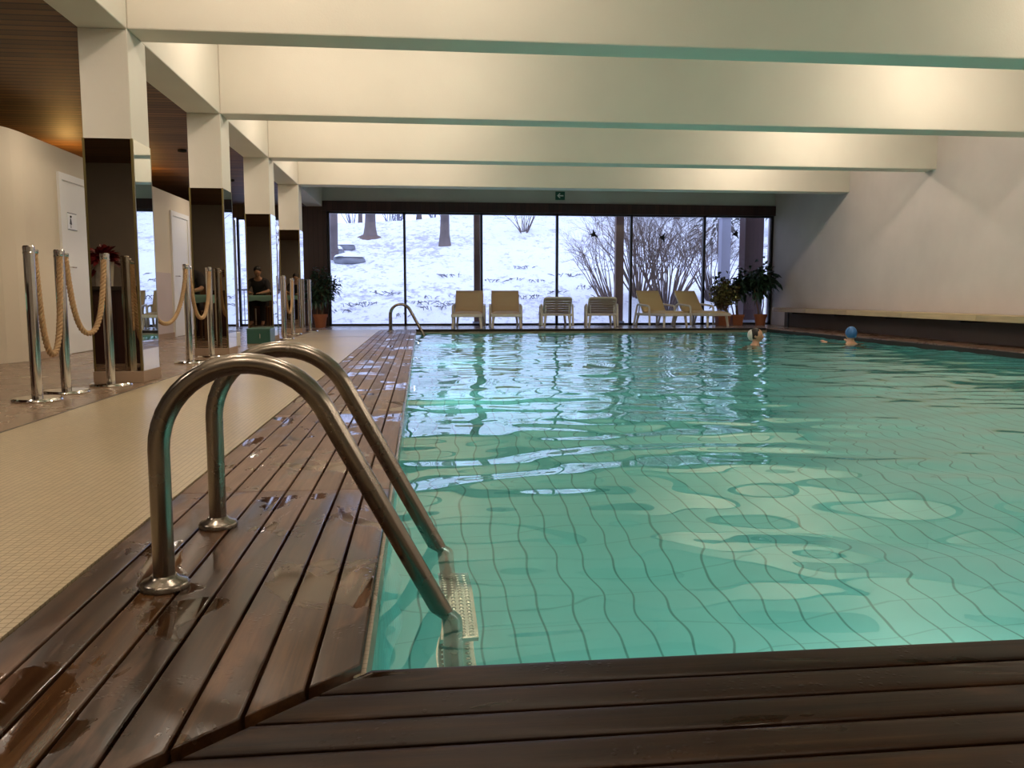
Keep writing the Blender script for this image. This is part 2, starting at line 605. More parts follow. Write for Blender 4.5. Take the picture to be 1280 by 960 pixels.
# partition wall with a rounded near end
b = MB()
poly = [(XP - 0.12, YG - 0.1), (XP - 0.12, 9.35)]
for k in range(9):
    a = R(k * 90 / 8)
    poly.append((XP - 0.12 - 0.9 * (1 - math.cos(a)) , 9.35 - 0.9 * math.sin(a)))
poly += [(-6.9, 8.45), (-6.9, 8.33)]
for k in range(9):
    a = R(90 - k * 90 / 8)
    poly.append((XP - 1.02 * (1 - math.cos(a)), 9.35 - 1.02 * math.sin(a)))
poly += [(XP, YG - 0.1)]
n = len(poly)
half = len(poly) // 2
vs = [(p[0], p[1], 0.0) for p in poly] + [(p[0], p[1], 2.38) for p in poly]
fs = [(i, (i + 1) % n, n + (i + 1) % n, n + i) for i in range(n)]
for i in range(half - 1):
    j = n - 1 - i
    fs.append((n + i, n + i + 1, n + j - 1, n + j))
b.add(vs, fs)
me_part = b.build('wall_left', M_part, kind=ST, label='cream partition wall with two doors along the side aisle')
b = MB(); b.box(XP, XP + 0.015, 9.4, 10.2, 0, 0.08); b.box(XP, XP + 0.015, 11.2, 14.45, 0, 0.08); b.box(XP, XP + 0.015, 15.55, 19.4, 0, 0.08)
b.build('baseboard_left', M_plinth, kind=ST)
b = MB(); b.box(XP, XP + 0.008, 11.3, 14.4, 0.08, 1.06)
b.build('daylight_tint_panel', m_plaster('daylight_tint_paint', (0.52, 0.43, 0.40)), kind=ST, label='pinkish painted tint of window daylight low on the partition wall between the doors')  # window daylight on the lower wall, put in as a tinted panel

# ceilings
b = MB(); b.box(XC0, XW + 0.2, YB, YG + 0.3, CZ, CZ + 0.1)
b.build('ceiling', M_ceil, kind=ST)
b = MB(); b.box(-7.0, XC0, -0.2, YG + 0.2, 2.72, 2.80)
b.build('side_ceiling', M_woodceil, kind=ST, label='brown slatted wood ceiling over the side aisle')

# beams
for i in range(-3, 4):
    y0 = 6.82 + 2.95 * i
    if y0 < YB: continue
    b = MB(); b.box(XC1, XW, y0, y0 + BT, BZ, CZ)
    b.build('beam', M_beam, kind=ST, bevel=0.012, label='cream painted concrete beam spanning the pool')
b = MB(); b.box(XC0, XC1, YB, YG + 0.05, BZ, CZ)
b.build('edge_beam', M_beam, kind=ST, bevel=0.008, label='cream painted beam running along the top of the columns')

# columns with mirror cladding
for y0 in COLY:
    c = empty('column', ((XC0 + XC1) / 2, y0 + CW / 2, 0), kind=ST, label='square cream column clad in mirrors below')
    hx, hy = (XC1 - XC0) / 2, CW / 2
    MB().box(-hx, hx, -hy, hy, 0.09, BZ).build('shaft', M_beam, c, bevel=0.006)
    MB().box(-hx - 0.012, hx + 0.012, -hy - 0.012, hy + 0.012, 0, 0.09).build('plinth', M_plinth, c, bevel=0.004)
    e = 0.012; t = 0.006
    MB().box(-hx + e, hx - e, -hy - t, -hy, 0.092, 1.885).build('front_mirror', M_smoked, c, label='smoked mirror panel')
    MB().box(-hx + e, hx - e, hy, hy + t, 0.092, 1.885).build('back_mirror', M_smoked, c)
    MB().box(hx, hx + t, -hy + e, hy - e, 0.092, 1.885).build('side_mirror', M_mirror, c, label='clear mirror panel')
    MB().box(-hx - t, -hx, -hy + e, hy - e, 0.092, 1.885).build('side_mirror', M_mirror, c)
    for sx in (-1, 1):
        for sy in (-1, 1):
            x, y = sx * hx, sy * hy
            MB().box(min(x - sx * e, x + sx * t), max(x - sx * e, x + sx * t), min(y - sy * e, y + sy * t), max(y - sy * e, y + sy * t), 0.092, 1.887).build('edge_strip', M_brass, c)

# window wall
b = MB(); b.box(XC1, 8.55, YG - 0.1, YG + 0.2, 2.83, CZ)
b.build('wall_far', M_lintel, kind=ST, label='pale wall above the long window')
b = MB(); b.box(XC1 - 0.04, 8.52, YG - 0.16, YG + 0.1, 2.60, 2.83)
b.build('trim_6', M_darkwood, kind=ST, label='dark wooden header above the long window')
b = MB(); b.box(-2.72, -2.12, YG - 0.14, YG + 0.1, 0, 2.70)
b.build('trim_7', M_darkwood, kind=ST, label='dark wooden pier left of the long window')
b = MB(); b.box(-7.0, -2.72, YG - 0.1, YG + 0.1, 2.44, 2.72); b.box(-7.0, XP - 0.06, YG - 0.1, YG + 0.1, 0, 2.44)
b.build('trim_8', M_darkwood, kind=ST, label='dark header at the far end of the side aisle')

MX = [-2.10, -0.368, 1.411, 3.197, 4.98, 6.77, 8.46]
w = empty('window_1', (3.2, YG, 0), kind=ST, label='long floor to ceiling window of six panes facing the snow')
b = MB()
for i, x in enumerate(MX):
    ww = 0.028 if 0 < i < 6 else 0.04
    b.box(x - ww - 3.2, x + ww - 3.2, -0.05, 0.05, 0.0, 2.60)
b.box(MX[0] - 3.2, MX[-1] - 3.2, -0.05, 0.05, 0.0, 0.045); b.box(MX[0] - 3.2, MX[-1] - 3.2, -0.05, 0.05, 2.56, 2.60)
b.build('frame', M_frame, w)
for i in range(6):
    MB().box(MX[i] + 0.02 - 3.2, MX[i + 1] - 0.02 - 3.2, -0.005, 0.005, 0.03, 2.57).build('pane', M_glass, w)
w = empty('window_2', (-3.4, YG, 0), kind=ST, label='narrow window at the far end of the side aisle')
b = MB()
for x in (-0.70, 0.0, 0.66): b.box(x - 0.025, x + 0.025, -0.04, 0.04, 0.0, 2.44)
b.box(-0.7, 0.66, -0.04, 0.04, 0, 0.05); b.box(-0.7, 0.66, -0.04, 0.04, 2.40, 2.44)
b.build('frame', M_frame, w)
for x0, x1 in ((-0.69, 0.0), (0.0, 0.65)):
    MB().box(x0, x1, -0.005, 0.005, 0.03, 2.42).build('pane', M_glass, w)

# doors in the partition
for i, (ya, yb) in enumerate(((10.25, 11.10), (14.55, 15.45))):
    d = empty('door_%d' % (i + 1), (XP, (ya + yb) / 2, 0), kind=ST, label=('white door with a toilet sign in the partition wall', 'white door at the far end of the partition wall')[i])
    h = (yb - ya) / 2
    b = MB(); b.box(0, 0.03, -h - 0.08, -h, 0, 2.02); b.box(0, 0.03, h, h + 0.08, 0, 2.02); b.box(0, 0.03, -h - 0.08, h + 0.08, 2.02, 2.10)
    b.build('door_frame', M_white, d)
    MB().box(0.0, 0.014, -h, h, 0.008, 2.02).build('door_leaf', M_white, d)
    b = MB(); b.tube([(0.014, -h + 0.08, 1.02), (0.055, -h + 0.08, 1.02), (0.06, -h + 0.10, 1.02), (0.06, -h + 0.19, 1.02)], 0.009, 8)
    b.build('door_handle', M_chrome, d, smooth=40)

# ================================================================ LAMPS
def lamp(name, loc, power, c=WARM, size=0.16, kind='POINT', rot=None, spread=None):
    l = bpy.data.lights.new(name, kind); l.energy = power; l.color = c
    if kind == 'POINT': l.shadow_soft_size = size
    else:
        l.shape = 'DISK'; l.size = size
        if spread: l.spread = spread
    o = bpy.data.objects.new(name, l); C.objects.link(o); o.location = loc
    if rot: o.rotation_euler = rot
    return o


M_shade = pmat('lamp_housing', (0.6, 0.58, 0.54), 0.4)
BAYS = [6.82 + 2.95 * i + BT / 2 - 2.95 / 2 for i in range(-2, 4)]
for yb in BAYS:
    for k, (xl, pw) in enumerate(((-1.25, 0.55), (0.35, 0.55), (6.0, 1.0))):
        f = empty('ceiling_floodlight', (xl, yb, CZ), kind=ST, label='round flood lamp under the ceiling between two beams')
        MB().lathe([(0.02, 0.0), (0.02, -0.05), (0.15, -0.055), (0.17, -0.07), (0.17, -0.075), (0.0, -0.06)]).build('lamp_housing', M_shade, f, smooth=40)
        lamp('flood', (xl, yb, CZ - 0.20), LAMP_W * pw, size=0.075)
for (x, y) in ((-3.3, 2.0), (-3.3, 6.0), (-3.3, 9.2), (-3.3, 12.3), (-3.3, 15.3)):  # unseen fill lamps added in the side ceiling to light the aisle
    f = empty('aisle_fill_lamp', (x, y, 2.72), kind=ST)
    MB().lathe([(0.06, 0.0), (0.06, -0.03), (0.05, -0.03), (0.045, -0.005)]).build('fill_lamp_ring', M_under, f, smooth=40)
    lamp('aisle_fill', (x, y, 2.684), AISLE_W, size=0.09, kind='AREA')
for x, y in ((-4.7, 12.0), (-4.5, 14.0)):
    lamp('cove', (x, y, 2.28), COVE_W, c=(1.0, 0.55, 0.16), size=0.05)
for (x, y, rz) in ((1.6, YN + 0.02, 0), (3.9, YN + 0.02, 0), (6.2, YN + 0.02, 0), (XL + 0.02, 7.5, -90), (XL + 0.02, 11.0, -90), (XL + 0.02, 14.5, -90)):  # unseen lamps added in the pool walls to light the basin
    f = empty('added_pool_lamp', (x, y, -0.62), R(rz), kind=ST)
    b = MB(); b.tube([(0, -0.01, 0), (0, 0.012, 0)], 0.16, 20); b.build('fill_lamp_ring', M_chrome, f, smooth=40)
    lamp('pool_fill', (x + (0.03 if rz else 0), y + (0 if rz else 0.03), -0.62), POOL_W, c=(0.80, 1.0, 0.98), size=0.26, kind='AREA', rot=(R(62), 0, 0) if not rz else (R(90), 0, R(-90)))

# ================================================================ THINGS
def arc_path(pts, rad, seg=8):
    """polyline with rounded corners"""
    P = [Vector(p) for p in pts]
    out = [P[0]]
    for i in range(1, len(P) - 1):
        a, p, c = P[i - 1], P[i], P[i + 1]
        d1 = (a - p).normalized(); d2 = (c - p).normalized()
        ang = d1.angle(d2)
        r = rad[i - 1] if isinstance(rad, (list, tuple)) else rad
        t = r / math.tan(ang / 2)
        bis = (d1 + d2).normalized()
        cen = p + bis * (r / math.sin(ang / 2))
        s = p + d1 * t; e = p + d2 * t
        v1 = s - cen; v2 = e - cen
        tot = v1.angle(v2)
        ax = v1.cross(v2).normalized()
        for k in range(seg + 1):
            out.append(cen + Matrix.Rotation(tot * k / seg, 3, ax) @ v1)
    out.append(P[-1])
    return out


# ---- pool ladders
def rail_pts(y):
    # up from the deck, over a wide arch, straight down at a slant into the water, then vertical
    pts = [Vector((0, y, 0.0)), Vector((0, y, 0.30))]
    cx, cz, r = 0.200, 0.326, 0.200
    for k in range(0, 19):
        a = R(180 - k * 152 / 18)
        pts.append(Vector((cx + r * math.cos(a), y, cz + r * math.sin(a))))
    end = pts[-1]
    q = Vector((0.672, y, -0.13))
    tail = arc_path([end, q, Vector((0.690, y, -0.95))], 0.08, 6)
    return pts + tail[1:]


def make_ladder(loc, label):
    t = empty('pool_ladder', loc, 0, label, 'pool ladder', 'pool ladders')
    for y in (0.0, 0.52):
        MB().tube(rail_pts(y), 0.0245, 18).build('handrail', M_steel, t, smooth=50)
        MB().lathe([(0.0, 0.0), (0.056, 0.0), (0.056, 0.009), (0.051, 0.016), (0.034, 0.022), (0.028, 0.030), (0.0255, 0.030)], (0, y, 0.001), 28).build('floor_flange', M_steel, t, smooth=40)
    for k, z in enumerate((-0.30, -0.55, -0.80)):
        x = 0.690
        b = MB(); b.box(x - 0.045, x + 0.05, 0.02, 0.50, z - 0.025, z)
        for i in range(4):
            for j in range(22):
                b.lathe([(0.0075, 0), (0.006, 0.003), (0.0, 0.004)], (x - 0.030 + i * 0.021, 0.04 + j * 0.021, z), 6)
        b.build('step', M_chrome, t, smooth=30)
    return t


make_ladder((-0.607, 1.965, 0), 'large brushed steel pool ladder on the wet boards in the foreground')
make_ladder((-0.60, 16.12, 0), 'small distant steel pool ladder at the far left corner of the pool')


# ---- rope barrier
def make_post(loc, label):
    t = empty('barrier_post', loc, 0, label, 'barrier post', 'chrome rope barrier posts')
    MB().lathe([(0.0, 0.0), (0.150, 0.0), (0.153, 0.008), (0.150, 0.018), (0.142, 0.024), (0.06, 0.029), (0.0, 0.030)], n=36).build('base', M_chrome, t, smooth=30)
    b = MB(); b.lathe([(0.034, 0.018), (0.034, 0.985)], n=22)
    b.build('pole', M_chrome, t, smooth=40)
    MB().lathe([(0.0355, 0.978), (0.0355, 0.996), (0.030, 1.003), (0.0, 1.004)], n=22).build('cap', M_chrome, t, smooth=30)
    b = MB(); b.lathe([(0.0345, 0.950), (0.0365, 0.953), (0.0365, 0.960), (0.0345, 0.963)], n=22)
    b.build('collar', M_chrome, t, smooth=30)
    return t


POSTS = [(-2.50, 5.68), (-2.50, 6.13), (-2.365, 6.60), (-2.52, 7.72), (-2.36, 8.76), (-2.34, 9.58), (-2.16, 13.45), (-2.29, 15.22), (-2.13, 16.30)]
PLAB = ['nearest chrome barrier post at the left, first in the row',
        'second chrome barrier post in the row, just behind the nearest one',
        'chrome barrier post in front of the mirror of the nearest column',
        'chrome barrier post half hidden behind the nearest column',
        'chrome barrier post standing between the two nearest columns',
        'chrome barrier post in front of the mirror of the second column',
        'chrome barrier post between the third column and the last column',
        'chrome barrier post in front of the mirror of the last column',
        'farthest chrome barrier post, beside the last column']
posts = []
p0 = make_post((POSTS[0][0], POSTS[0][1], 0), PLAB[0]); posts.append(p0)
for (x, y), lb in list(zip(POSTS, PLAB))[1:]:
    c = copy_tree(p0); c.location = (x, y, 0); c['label'] = lb; posts.append(c)


def rope(a, bpt, low, label, off=0.047):
    A = Vector((a[0], a[1], 0)); B = Vector((bpt[0], bpt[1], 0))
    d = (B - A); L = d.length; u = d.normalized(); side = Vector((u.y, -u.x, 0))
    ra = A + u * off * 0.8 + side * 0.018; rb = B - u * off * 0.8 + side * 0.018
    span = (rb - ra).length
    zt = 0.968
    pts = []
    depth = zt - low
    k = 3.4 if span < 0.8 else 2.6
    n = 90
    # catenary, sampled evenly by length
    raw = []
    for i in range(401):
        s = -1 + 2 * i / 400
        z = low + depth * (math.cosh(k * s) - 1) / (math.cosh(k) - 1)
        p = ra.lerp(rb, (s + 1) / 2); raw.append(Vector((p.x, p.y, z)))
    acc = [0]
    for i in range(400): acc.append(acc[-1] + (raw[i + 1] - raw[i]).length)
    tot = acc[-1]; n = int(tot / 0.012); j = 0
    for i in range(n + 1):
        s = tot * i / n
        while j < 399 and acc[j + 1] < s: j += 1
        f = (s - acc[j]) / max(1e-6, acc[j + 1] - acc[j])
        pts.append(raw[j].lerp(raw[j + 1], f))
    o = empty('barrier_rope', tuple(pts[n // 2]), 0, label, 'rope', 'twisted barrier ropes')
    org = pts[n // 2]
    mb = MB(); rr = 0.0112
    for st in range(3):
        pp = []
        for i, p in enumerate(pts):
            t = (pts[min(i + 1, n)] - pts[max(i - 1, 0)]).normalized()
            w = side; v = t.cross(w).normalized()
            ang = 2 * PI * st / 3 + i * 0.012 / 0.085 * 2 * PI
            pp.append(p - org + (w * math.cos(ang) + v * math.sin(ang)) * rr)
        mb.tube(pp, 0.0105, 7)
    mb.build('strands', M_rope, o, smooth=70)
    for q, ctr in ((pts[0], A), (pts[-1], B)):
        b = MB()
        b.lathe([(0.0, -0.012), (0.023, -0.012), (0.024, -0.008), (0.024, 0.008), (0.020, 0.012), (0.0, 0.013)], tuple(q - org), 14)
        b.build('end_cap', M_chrome, o, smooth=30)
    return o


rope(POSTS[0], POSTS[1], 0.29, 'short tan rope slung low between the two nearest posts')
rope(POSTS[1], POSTS[2], 0.41, 'tan rope hanging from the second post to the one before the nearest column')
rope(POSTS[3], POSTS[4], 0.42, 'tan rope hanging in the gap between the two nearest columns')
rope(POSTS[4], POSTS[5], 0.45, 'tan rope hanging just in front of the second column')
rope(POSTS[6], POSTS[7], 0.40, 'tan rope hanging between the third column and the last column')

# ---- green box and white box by the third column
t = empty('green_floor_box', (-2.33, 12.40, 0), 0, 'low dark green box on the floor in front of the third column', 'box')
MB().box(-0.17, 0.16, -0.14, 0.27, 0, 0.205).build('body', M_green, t, bevel=0.006)
MB().box(-0.175, 0.165, -0.145, 0.275, 0.205, 0.22).build('lid', pmat('green_lid', (0.06, 0.15, 0.115), 0.3), t, bevel=0.004)
MB().tube([(0.02, -0.14, 0.08), (0.02, -0.165, 0.08), (0.02, -0.165, 0.14), (0.02, -0.14, 0.14)], 0.006, 8).build('handle', M_chrome, t, smooth=40)
t = empty('white_floor_box', (-2.56, 11.75, 0), 0, 'low white box on the floor beside the green box', 'box')
MB().box(-0.12, 0.06, -0.10, 0.10, 0, 0.19).build('body', M_white, t, bevel=0.008)
MB().box(-0.10, 0.04, -0.104, -0.098, 0.10, 0.15).build('slot', M_blackplastic, t)

# ---- toilet sign
t = empty('toilet_sign', (XP + 0.0145, 10.50, 1.56), 0, 'small toilet sign with a figure on the white door', 'sign')
MB().box(0, 0.005, -0.13, 0.13, -0.10, 0.10).build('plate', pmat('sign_plate', (0.75, 0.74, 0.70), 0.3), t)
for z0, z1 in ((0.092, 0.10), (-0.10, -0.092)):
    MB().box(0.005, 0.0056, -0.13, 0.13, z0, z1).build('border', M_blackplastic, t)
b = MB(); yy = -0.045
b.lathe([(0.0, -0.016), (0.012, -0.010), (0.016, 0.0), (0.012, 0.010), (0.0, 0.016)], (0.004, yy, 0.055), 12)
b.add([(0.0062, yy - 0.012, 0.035), (0.0062, yy + 0.012, 0.035), (0.0062, yy + 0.032, -0.035), (0.0062, yy - 0.032, -0.035)], [(0, 1, 2, 3)])
for s in (-0.012, 0.004): b.add([(0.0062, yy + s, -0.035), (0.0062, yy + s + 0.008, -0.035), (0.0062, yy + s + 0.008, -0.078), (0.0062, yy + s, -0.078)], [(0, 1, 2, 3)])
b.build('pictogram', M_blackplastic, t)

# ---- exit sign with a left arrow
t = empty('exit_sign', (3.245, YG - 0.115, 3.01), 0, 'small green exit sign with a white left arrow above the window', 'sign')
MB().box(-0.11, 0.11, -0.02, 0.015, -0.095, 0.095).build('panel', pmat('sign_green', (0.012, 0.10, 0.07), 0.4), t, bevel=0.003)
b = MB()
arrow = [(-0.075, 0.0), (-0.015, -0.06), (0.005, -0.045), (-0.026, -0.014), (0.075, -0.014), (0.075, 0.014), (-0.026, 0.014), (0.005, 0.045), (-0.015, 0.06)]
n = len(arrow)
b.add([(x, -0.0215, z) for x, z in arrow] + [(x, -0.024, z) for x, z in arrow], [tuple(range(n, 2 * n))] + [(i, (i + 1) % n, n + (i + 1) % n, n + i) for i in range(n)])
b.build('arrow', pmat('sign_white', (0.75, 0.78, 0.76), 0.5), t)

# ---- bench along the right wall
t = empty('wall_bench', (xw(12.0) - 0.03, 12.0, 0), -math.atan(0.040), 'long pale wooden bench fixed along the right wall', 'bench')
ycuts = [4.0, 6.2, 8.6, 10.75, 12.7, 14.6, 16.4, 18.15]
tones = [(0.50, 0.36, 0.18), (0.56, 0.42, 0.22), (0.46, 0.33, 0.17), (0.55, 0.40, 0.21), (0.50, 0.36, 0.19), (0.44, 0.31, 0.17), (0.38, 0.27, 0.17)]
for i in range(7):
    m = pmat('bench_plank_wood_%s' % 'abcdefg'[i], tones[i], 0.5); nn = N(m)
    g = nn.noise(nn.mapping((40, 2, 40)), 1.0, 5)
    nn.set('Base Color', nn.ramp(g, [(0.3, tuple(x * 0.75 for x in tones[i])), (0.7, tones[i])]))
    MB().box(-0.45, -0.004, ycuts[i] - 12 + 0.003, ycuts[i + 1] - 12 - 0.003, 0.335, 0.425).build('seat_plank', m, t, bevel=0.006)
for y in (5.2, 7.6, 9.4, 11.2, 13.3, 15.2, 17.2):
    b = MB(); b.box(-0.40, -0.01, y - 12 - 0.02, y - 12 + 0.02, 0.305, 0.335)
    b.build('bracket', M_blackplastic, t)
MB().box(-0.36, -0.33, 17.5 - 12, 17.53 - 12, 0.0, 0.335).build('leg', M_blackplastic, t)


# ---- sun loungers
M_lframe = pmat('lounger_white_plastic', (0.70, 0.66, 0.58), 0.4)
M_slat = pmat('lounger_slat_plastic', (0.50, 0.40, 0.30), 0.5)
M_cush = pmat('lounger_cream_cushion', (0.66, 0.50, 0.27), 0.8)
M_cush2 = pmat('lounger_tan_cushion', (0.55, 0.40, 0.24), 0.8)


def make_lounger(loc, rz, label, back=58, cushion=M_cush, seat_len=1.0):
    t = empty('sun_lounger', loc, R(rz), label, 'sun lounger', 'sun loungers in front of the window')
    hw = 0.31; zs = 0.30
    yf, yh = -seat_len, 0.0
    # side rails and cross bars
    for sx in (-1, 1):
        b = MB(); b.box(sx * hw - 0.022, sx * hw + 0.022, yf, yh + 0.30, zs - 0.06, zs)
        b.build('side_rail', M_lframe, t, bevel=0.010)
        # armrest loop
        pts = arc_path([(sx * (hw + 0.035), yh - 0.30, 0.02), (sx * (hw + 0.035), yh - 0.28, 0.46), (sx * (hw + 0.035), yh + 0.20, 0.50), (sx * (hw + 0.035), yh + 0.34, 0.02)], 0.07, 5)
        b = MB(); b.tube(pts, 0.024, 8)
        b.build('armrest', M_lframe, t, smooth=50)
        for y in (yf + 0.08,):
            b = MB(); b.tube([(sx * (hw - 0.03), y, zs - 0.05), (sx * hw, y - 0.03, 0.0)], [0.032, 0.024], 8)
            b.build('leg', M_lframe, t, smooth=50)
        b = MB(); b.tube([(sx * (hw - 0.05), yh + 0.28, zs - 0.05), (sx * (hw - 0.02), yh + 0.33, 0.0)], [0.030, 0.022], 8)
        b.build('leg', M_lframe, t, smooth=50)
    MB().box(-hw - 0.02, hw + 0.02, yf - 0.02, yf + 0.03, zs - 0.06, zs + 0.005).build('cross_bar', M_lframe, t, bevel=0.008)
    MB().box(-hw, hw, yh + 0.27, yh + 0.31, zs - 0.05, zs - 0.01).build('cross_bar', M_lframe, t, bevel=0.008)
    # slatted seat
    b = MB(); n = int(seat_len / 0.085)
    for i in range(n):
        y = yf + 0.04 + i * (seat_len - 0.04) / n
        b.box(-hw + 0.02, hw - 0.02, y, y + 0.07, zs - 0.025, zs - 0.004)
    b.build('seat_slats', M_slat, t, bevel=0.005)
    # backrest: slats, frame and top rail, hinged at yh
    A = Matrix.Translation((0, yh, zs)) @ Matrix.Rotation(R(back), 4, 'X')
    bl = 0.58
    br = MB(); n = 6
    for i in range(n):
        y = 0.03 + i * (bl - 0.05) / n
        poly = []
        for k in range(7):
            x = -hw + 0.03 + (2 * hw - 0.06) * k / 6
            sag = 0.016 * (1 - (2 * k / 6 - 1) ** 2)
            poly.append((x, sag))
        vs = []; fs = []
        for (x, sg) in poly:
            for (yy, zz) in ((y, -0.020), (y + 0.062, -0.020), (y + 0.062, -0.002), (y, -0.002)):
                vs.append(A @ Vector((x, yy + sg, zz - 0.010 * (1 - (2 * (x + hw) / (2 * hw) - 1) ** 2))))
        for k in range(6):
            for q in range(4):
                fs.append((k * 4 + q, k * 4 + (q + 1) % 4, k * 4 + 4 + (q + 1) % 4, k * 4 + 4 + q))
        fs.append((0, 1, 2, 3)); fs.append((27, 26, 25, 24))
        br.add(vs, fs)
    br.build('backrest_slats', M_slat, t)
    b = MB()
    path = arc_path([(-hw + 0.01, 0, -0.012), (-hw + 0.015, bl, -0.012), (hw - 0.015, bl, -0.012), (hw - 0.01, 0, -0.012)], 0.06, 5)
    b.tube([A @ Vector(p) for p in path], 0.021, 8)
    b.build('backrest_frame', M_lframe, t, smooth=50)
    for sx in (-1, 1):
        MB().tube([A @ Vector((sx * (hw - 0.05), bl * 0.6, -0.03)), (sx * (hw - 0.05), yh + 0.28, zs - 0.05)], 0.012, 6).build('back_support', M_lframe, t, smooth=50)
    if cushion:
        def pad(M, x0, x1, y0, y1, th):
            g = MB(); nx_, ny_ = 8, 10; vs = []
            for side in (0, 1):
                for j in range(ny_ + 1):
                    for i in range(nx_ + 1):
                        u = i / nx_ * 2 - 1; v = j / ny_ * 2 - 1
                        e = (1 - abs(u) ** 8) * (1 - abs(v) ** 8)
                        z = th * (0.35 + 0.65 * e) if side else 0.0
                        z += (0.006 * math.cos(v * 3 * PI) * e if side else 0)
                        vs.append(M @ Vector((x0 + (x1 - x0) * i / nx_, y0 + (y1 - y0) * j / ny_, z)))
            W1 = nx_ + 1; off = W1 * (ny_ + 1); fs = []
            for j in range(ny_):
                for i in range(nx_):
                    q = j * W1 + i
                    fs.append((q, q + W1, q + W1 + 1, q + 1)); fs.append((off + q, off + q + 1, off + q + W1 + 1, off + q + W1))
            rim = [i for i in range(nx_)] + [j * W1 + nx_ for j in range(ny_)] + [ny_ * W1 + i for i in range(nx_, 0, -1)] + [j * W1 for j in range(ny_, 0, -1)]
            m = len(rim)
            for k in range(m):
                a, c = rim[k], rim[(k + 1) % m]; fs.append((a, c, off + c, off + a))
            return g.add(vs, fs)
        pad(Matrix.Translation((0, 0, zs)), -hw + 0.005, hw - 0.005, yf + 0.0, yh - 0.01, 0.05).build('seat_cushion', cushion, t, smooth=60)
        pad(A @ Matrix.Translation((0, 0, 0.006)), -hw + 0.002, hw - 0.002, 0.02, bl + 0.02, 0.045).build('back_cushion', cushion, t, smooth=60)
    return t


LY = 18.62
make_lounger((1.06, LY, 0), -6, 'leftmost tan lounger with its back raised, facing the pool', 56, M_cush2)
make_lounger((1.88, LY, 0), -4, 'second tan lounger from the left, its back raised facing the pool', 56, M_cush2)
make_lounger((3.02, LY - 0.1, 0), 176, 'slatted lounger seen from behind, the left of the two facing the window', 38, None)
make_lounger((4.05, LY - 0.1, 0), 172, 'slatted lounger seen from behind, the right of the two facing the window', 38, None)
make_lounger((5.36, LY + 0.12, 0), 19, 'yellow cream lounger turned sideways, the left of the pair near the plants', 56, M_cush, 0.85)
make_lounger((6.28, LY + 0.12, 0), 24, 'yellow cream lounger turned sideways, right beside the terracotta pots', 56, M_cush, 0.85)

# ---- potted plants
M_terra = pmat('terracotta', (0.36, 0.12, 0.05), 0.7)
M_soil = pmat('potting_soil', (0.02, 0.013, 0.009), 0.9)
M_bark = pmat('plant_stem_bark', (0.16, 0.09, 0.05), 0.8)


def m_leaf(name, c0, c1):
    m = pmat(name, c0, 0.38); n = N(m)
    g = n.node('ShaderNodeNewGeometry')
    n.set('Base Color', n.ramp(g.outputs['Random Per Island'], [(0.1, c0), (0.9, c1)]))
    return m


M_leafd = m_leaf('dark_leaf', (0.012, 0.032, 0.020), (0.045, 0.10, 0.055))
M_leafy = m_leaf('yellow_green_leaf', (0.06, 0.07, 0.02), (0.26, 0.25, 0.09))


def leaf(mb, p, d, L, wd, rnd, droop=0.25):
    d = d.normalized(); side = d.cross(Vector((0, 0, 1)))
    if side.length < 0.05: side = Vector((1, 0, 0))
    side.normalize()
    side = (Matrix.Rotation(rnd.uniform(-0.9, 0.9), 3, d) @ side)
    up = side.cross(d)
    a = p; m1 = p + d * L * 0.4 - Vector((0, 0, droop * L * 0.1)); e = p + d * L - Vector((0, 0, droop * L))
    l = m1 + side * wd / 2 + up * wd * 0.12; r = m1 - side * wd / 2 + up * wd * 0.12
    l2 = p + d * L * 0.75 + side * wd * 0.3 - Vector((0, 0, droop * L * 0.5)); r2 = p + d * L * 0.75 - side * wd * 0.3 - Vector((0, 0, droop * L * 0.5))
    mb.add([a, l, l2, e, r2, r, m1], [(0, 6, 1), (0, 5, 6), (1, 6, 2), (2, 6, 3), (3, 6, 4), (4, 6, 5)])


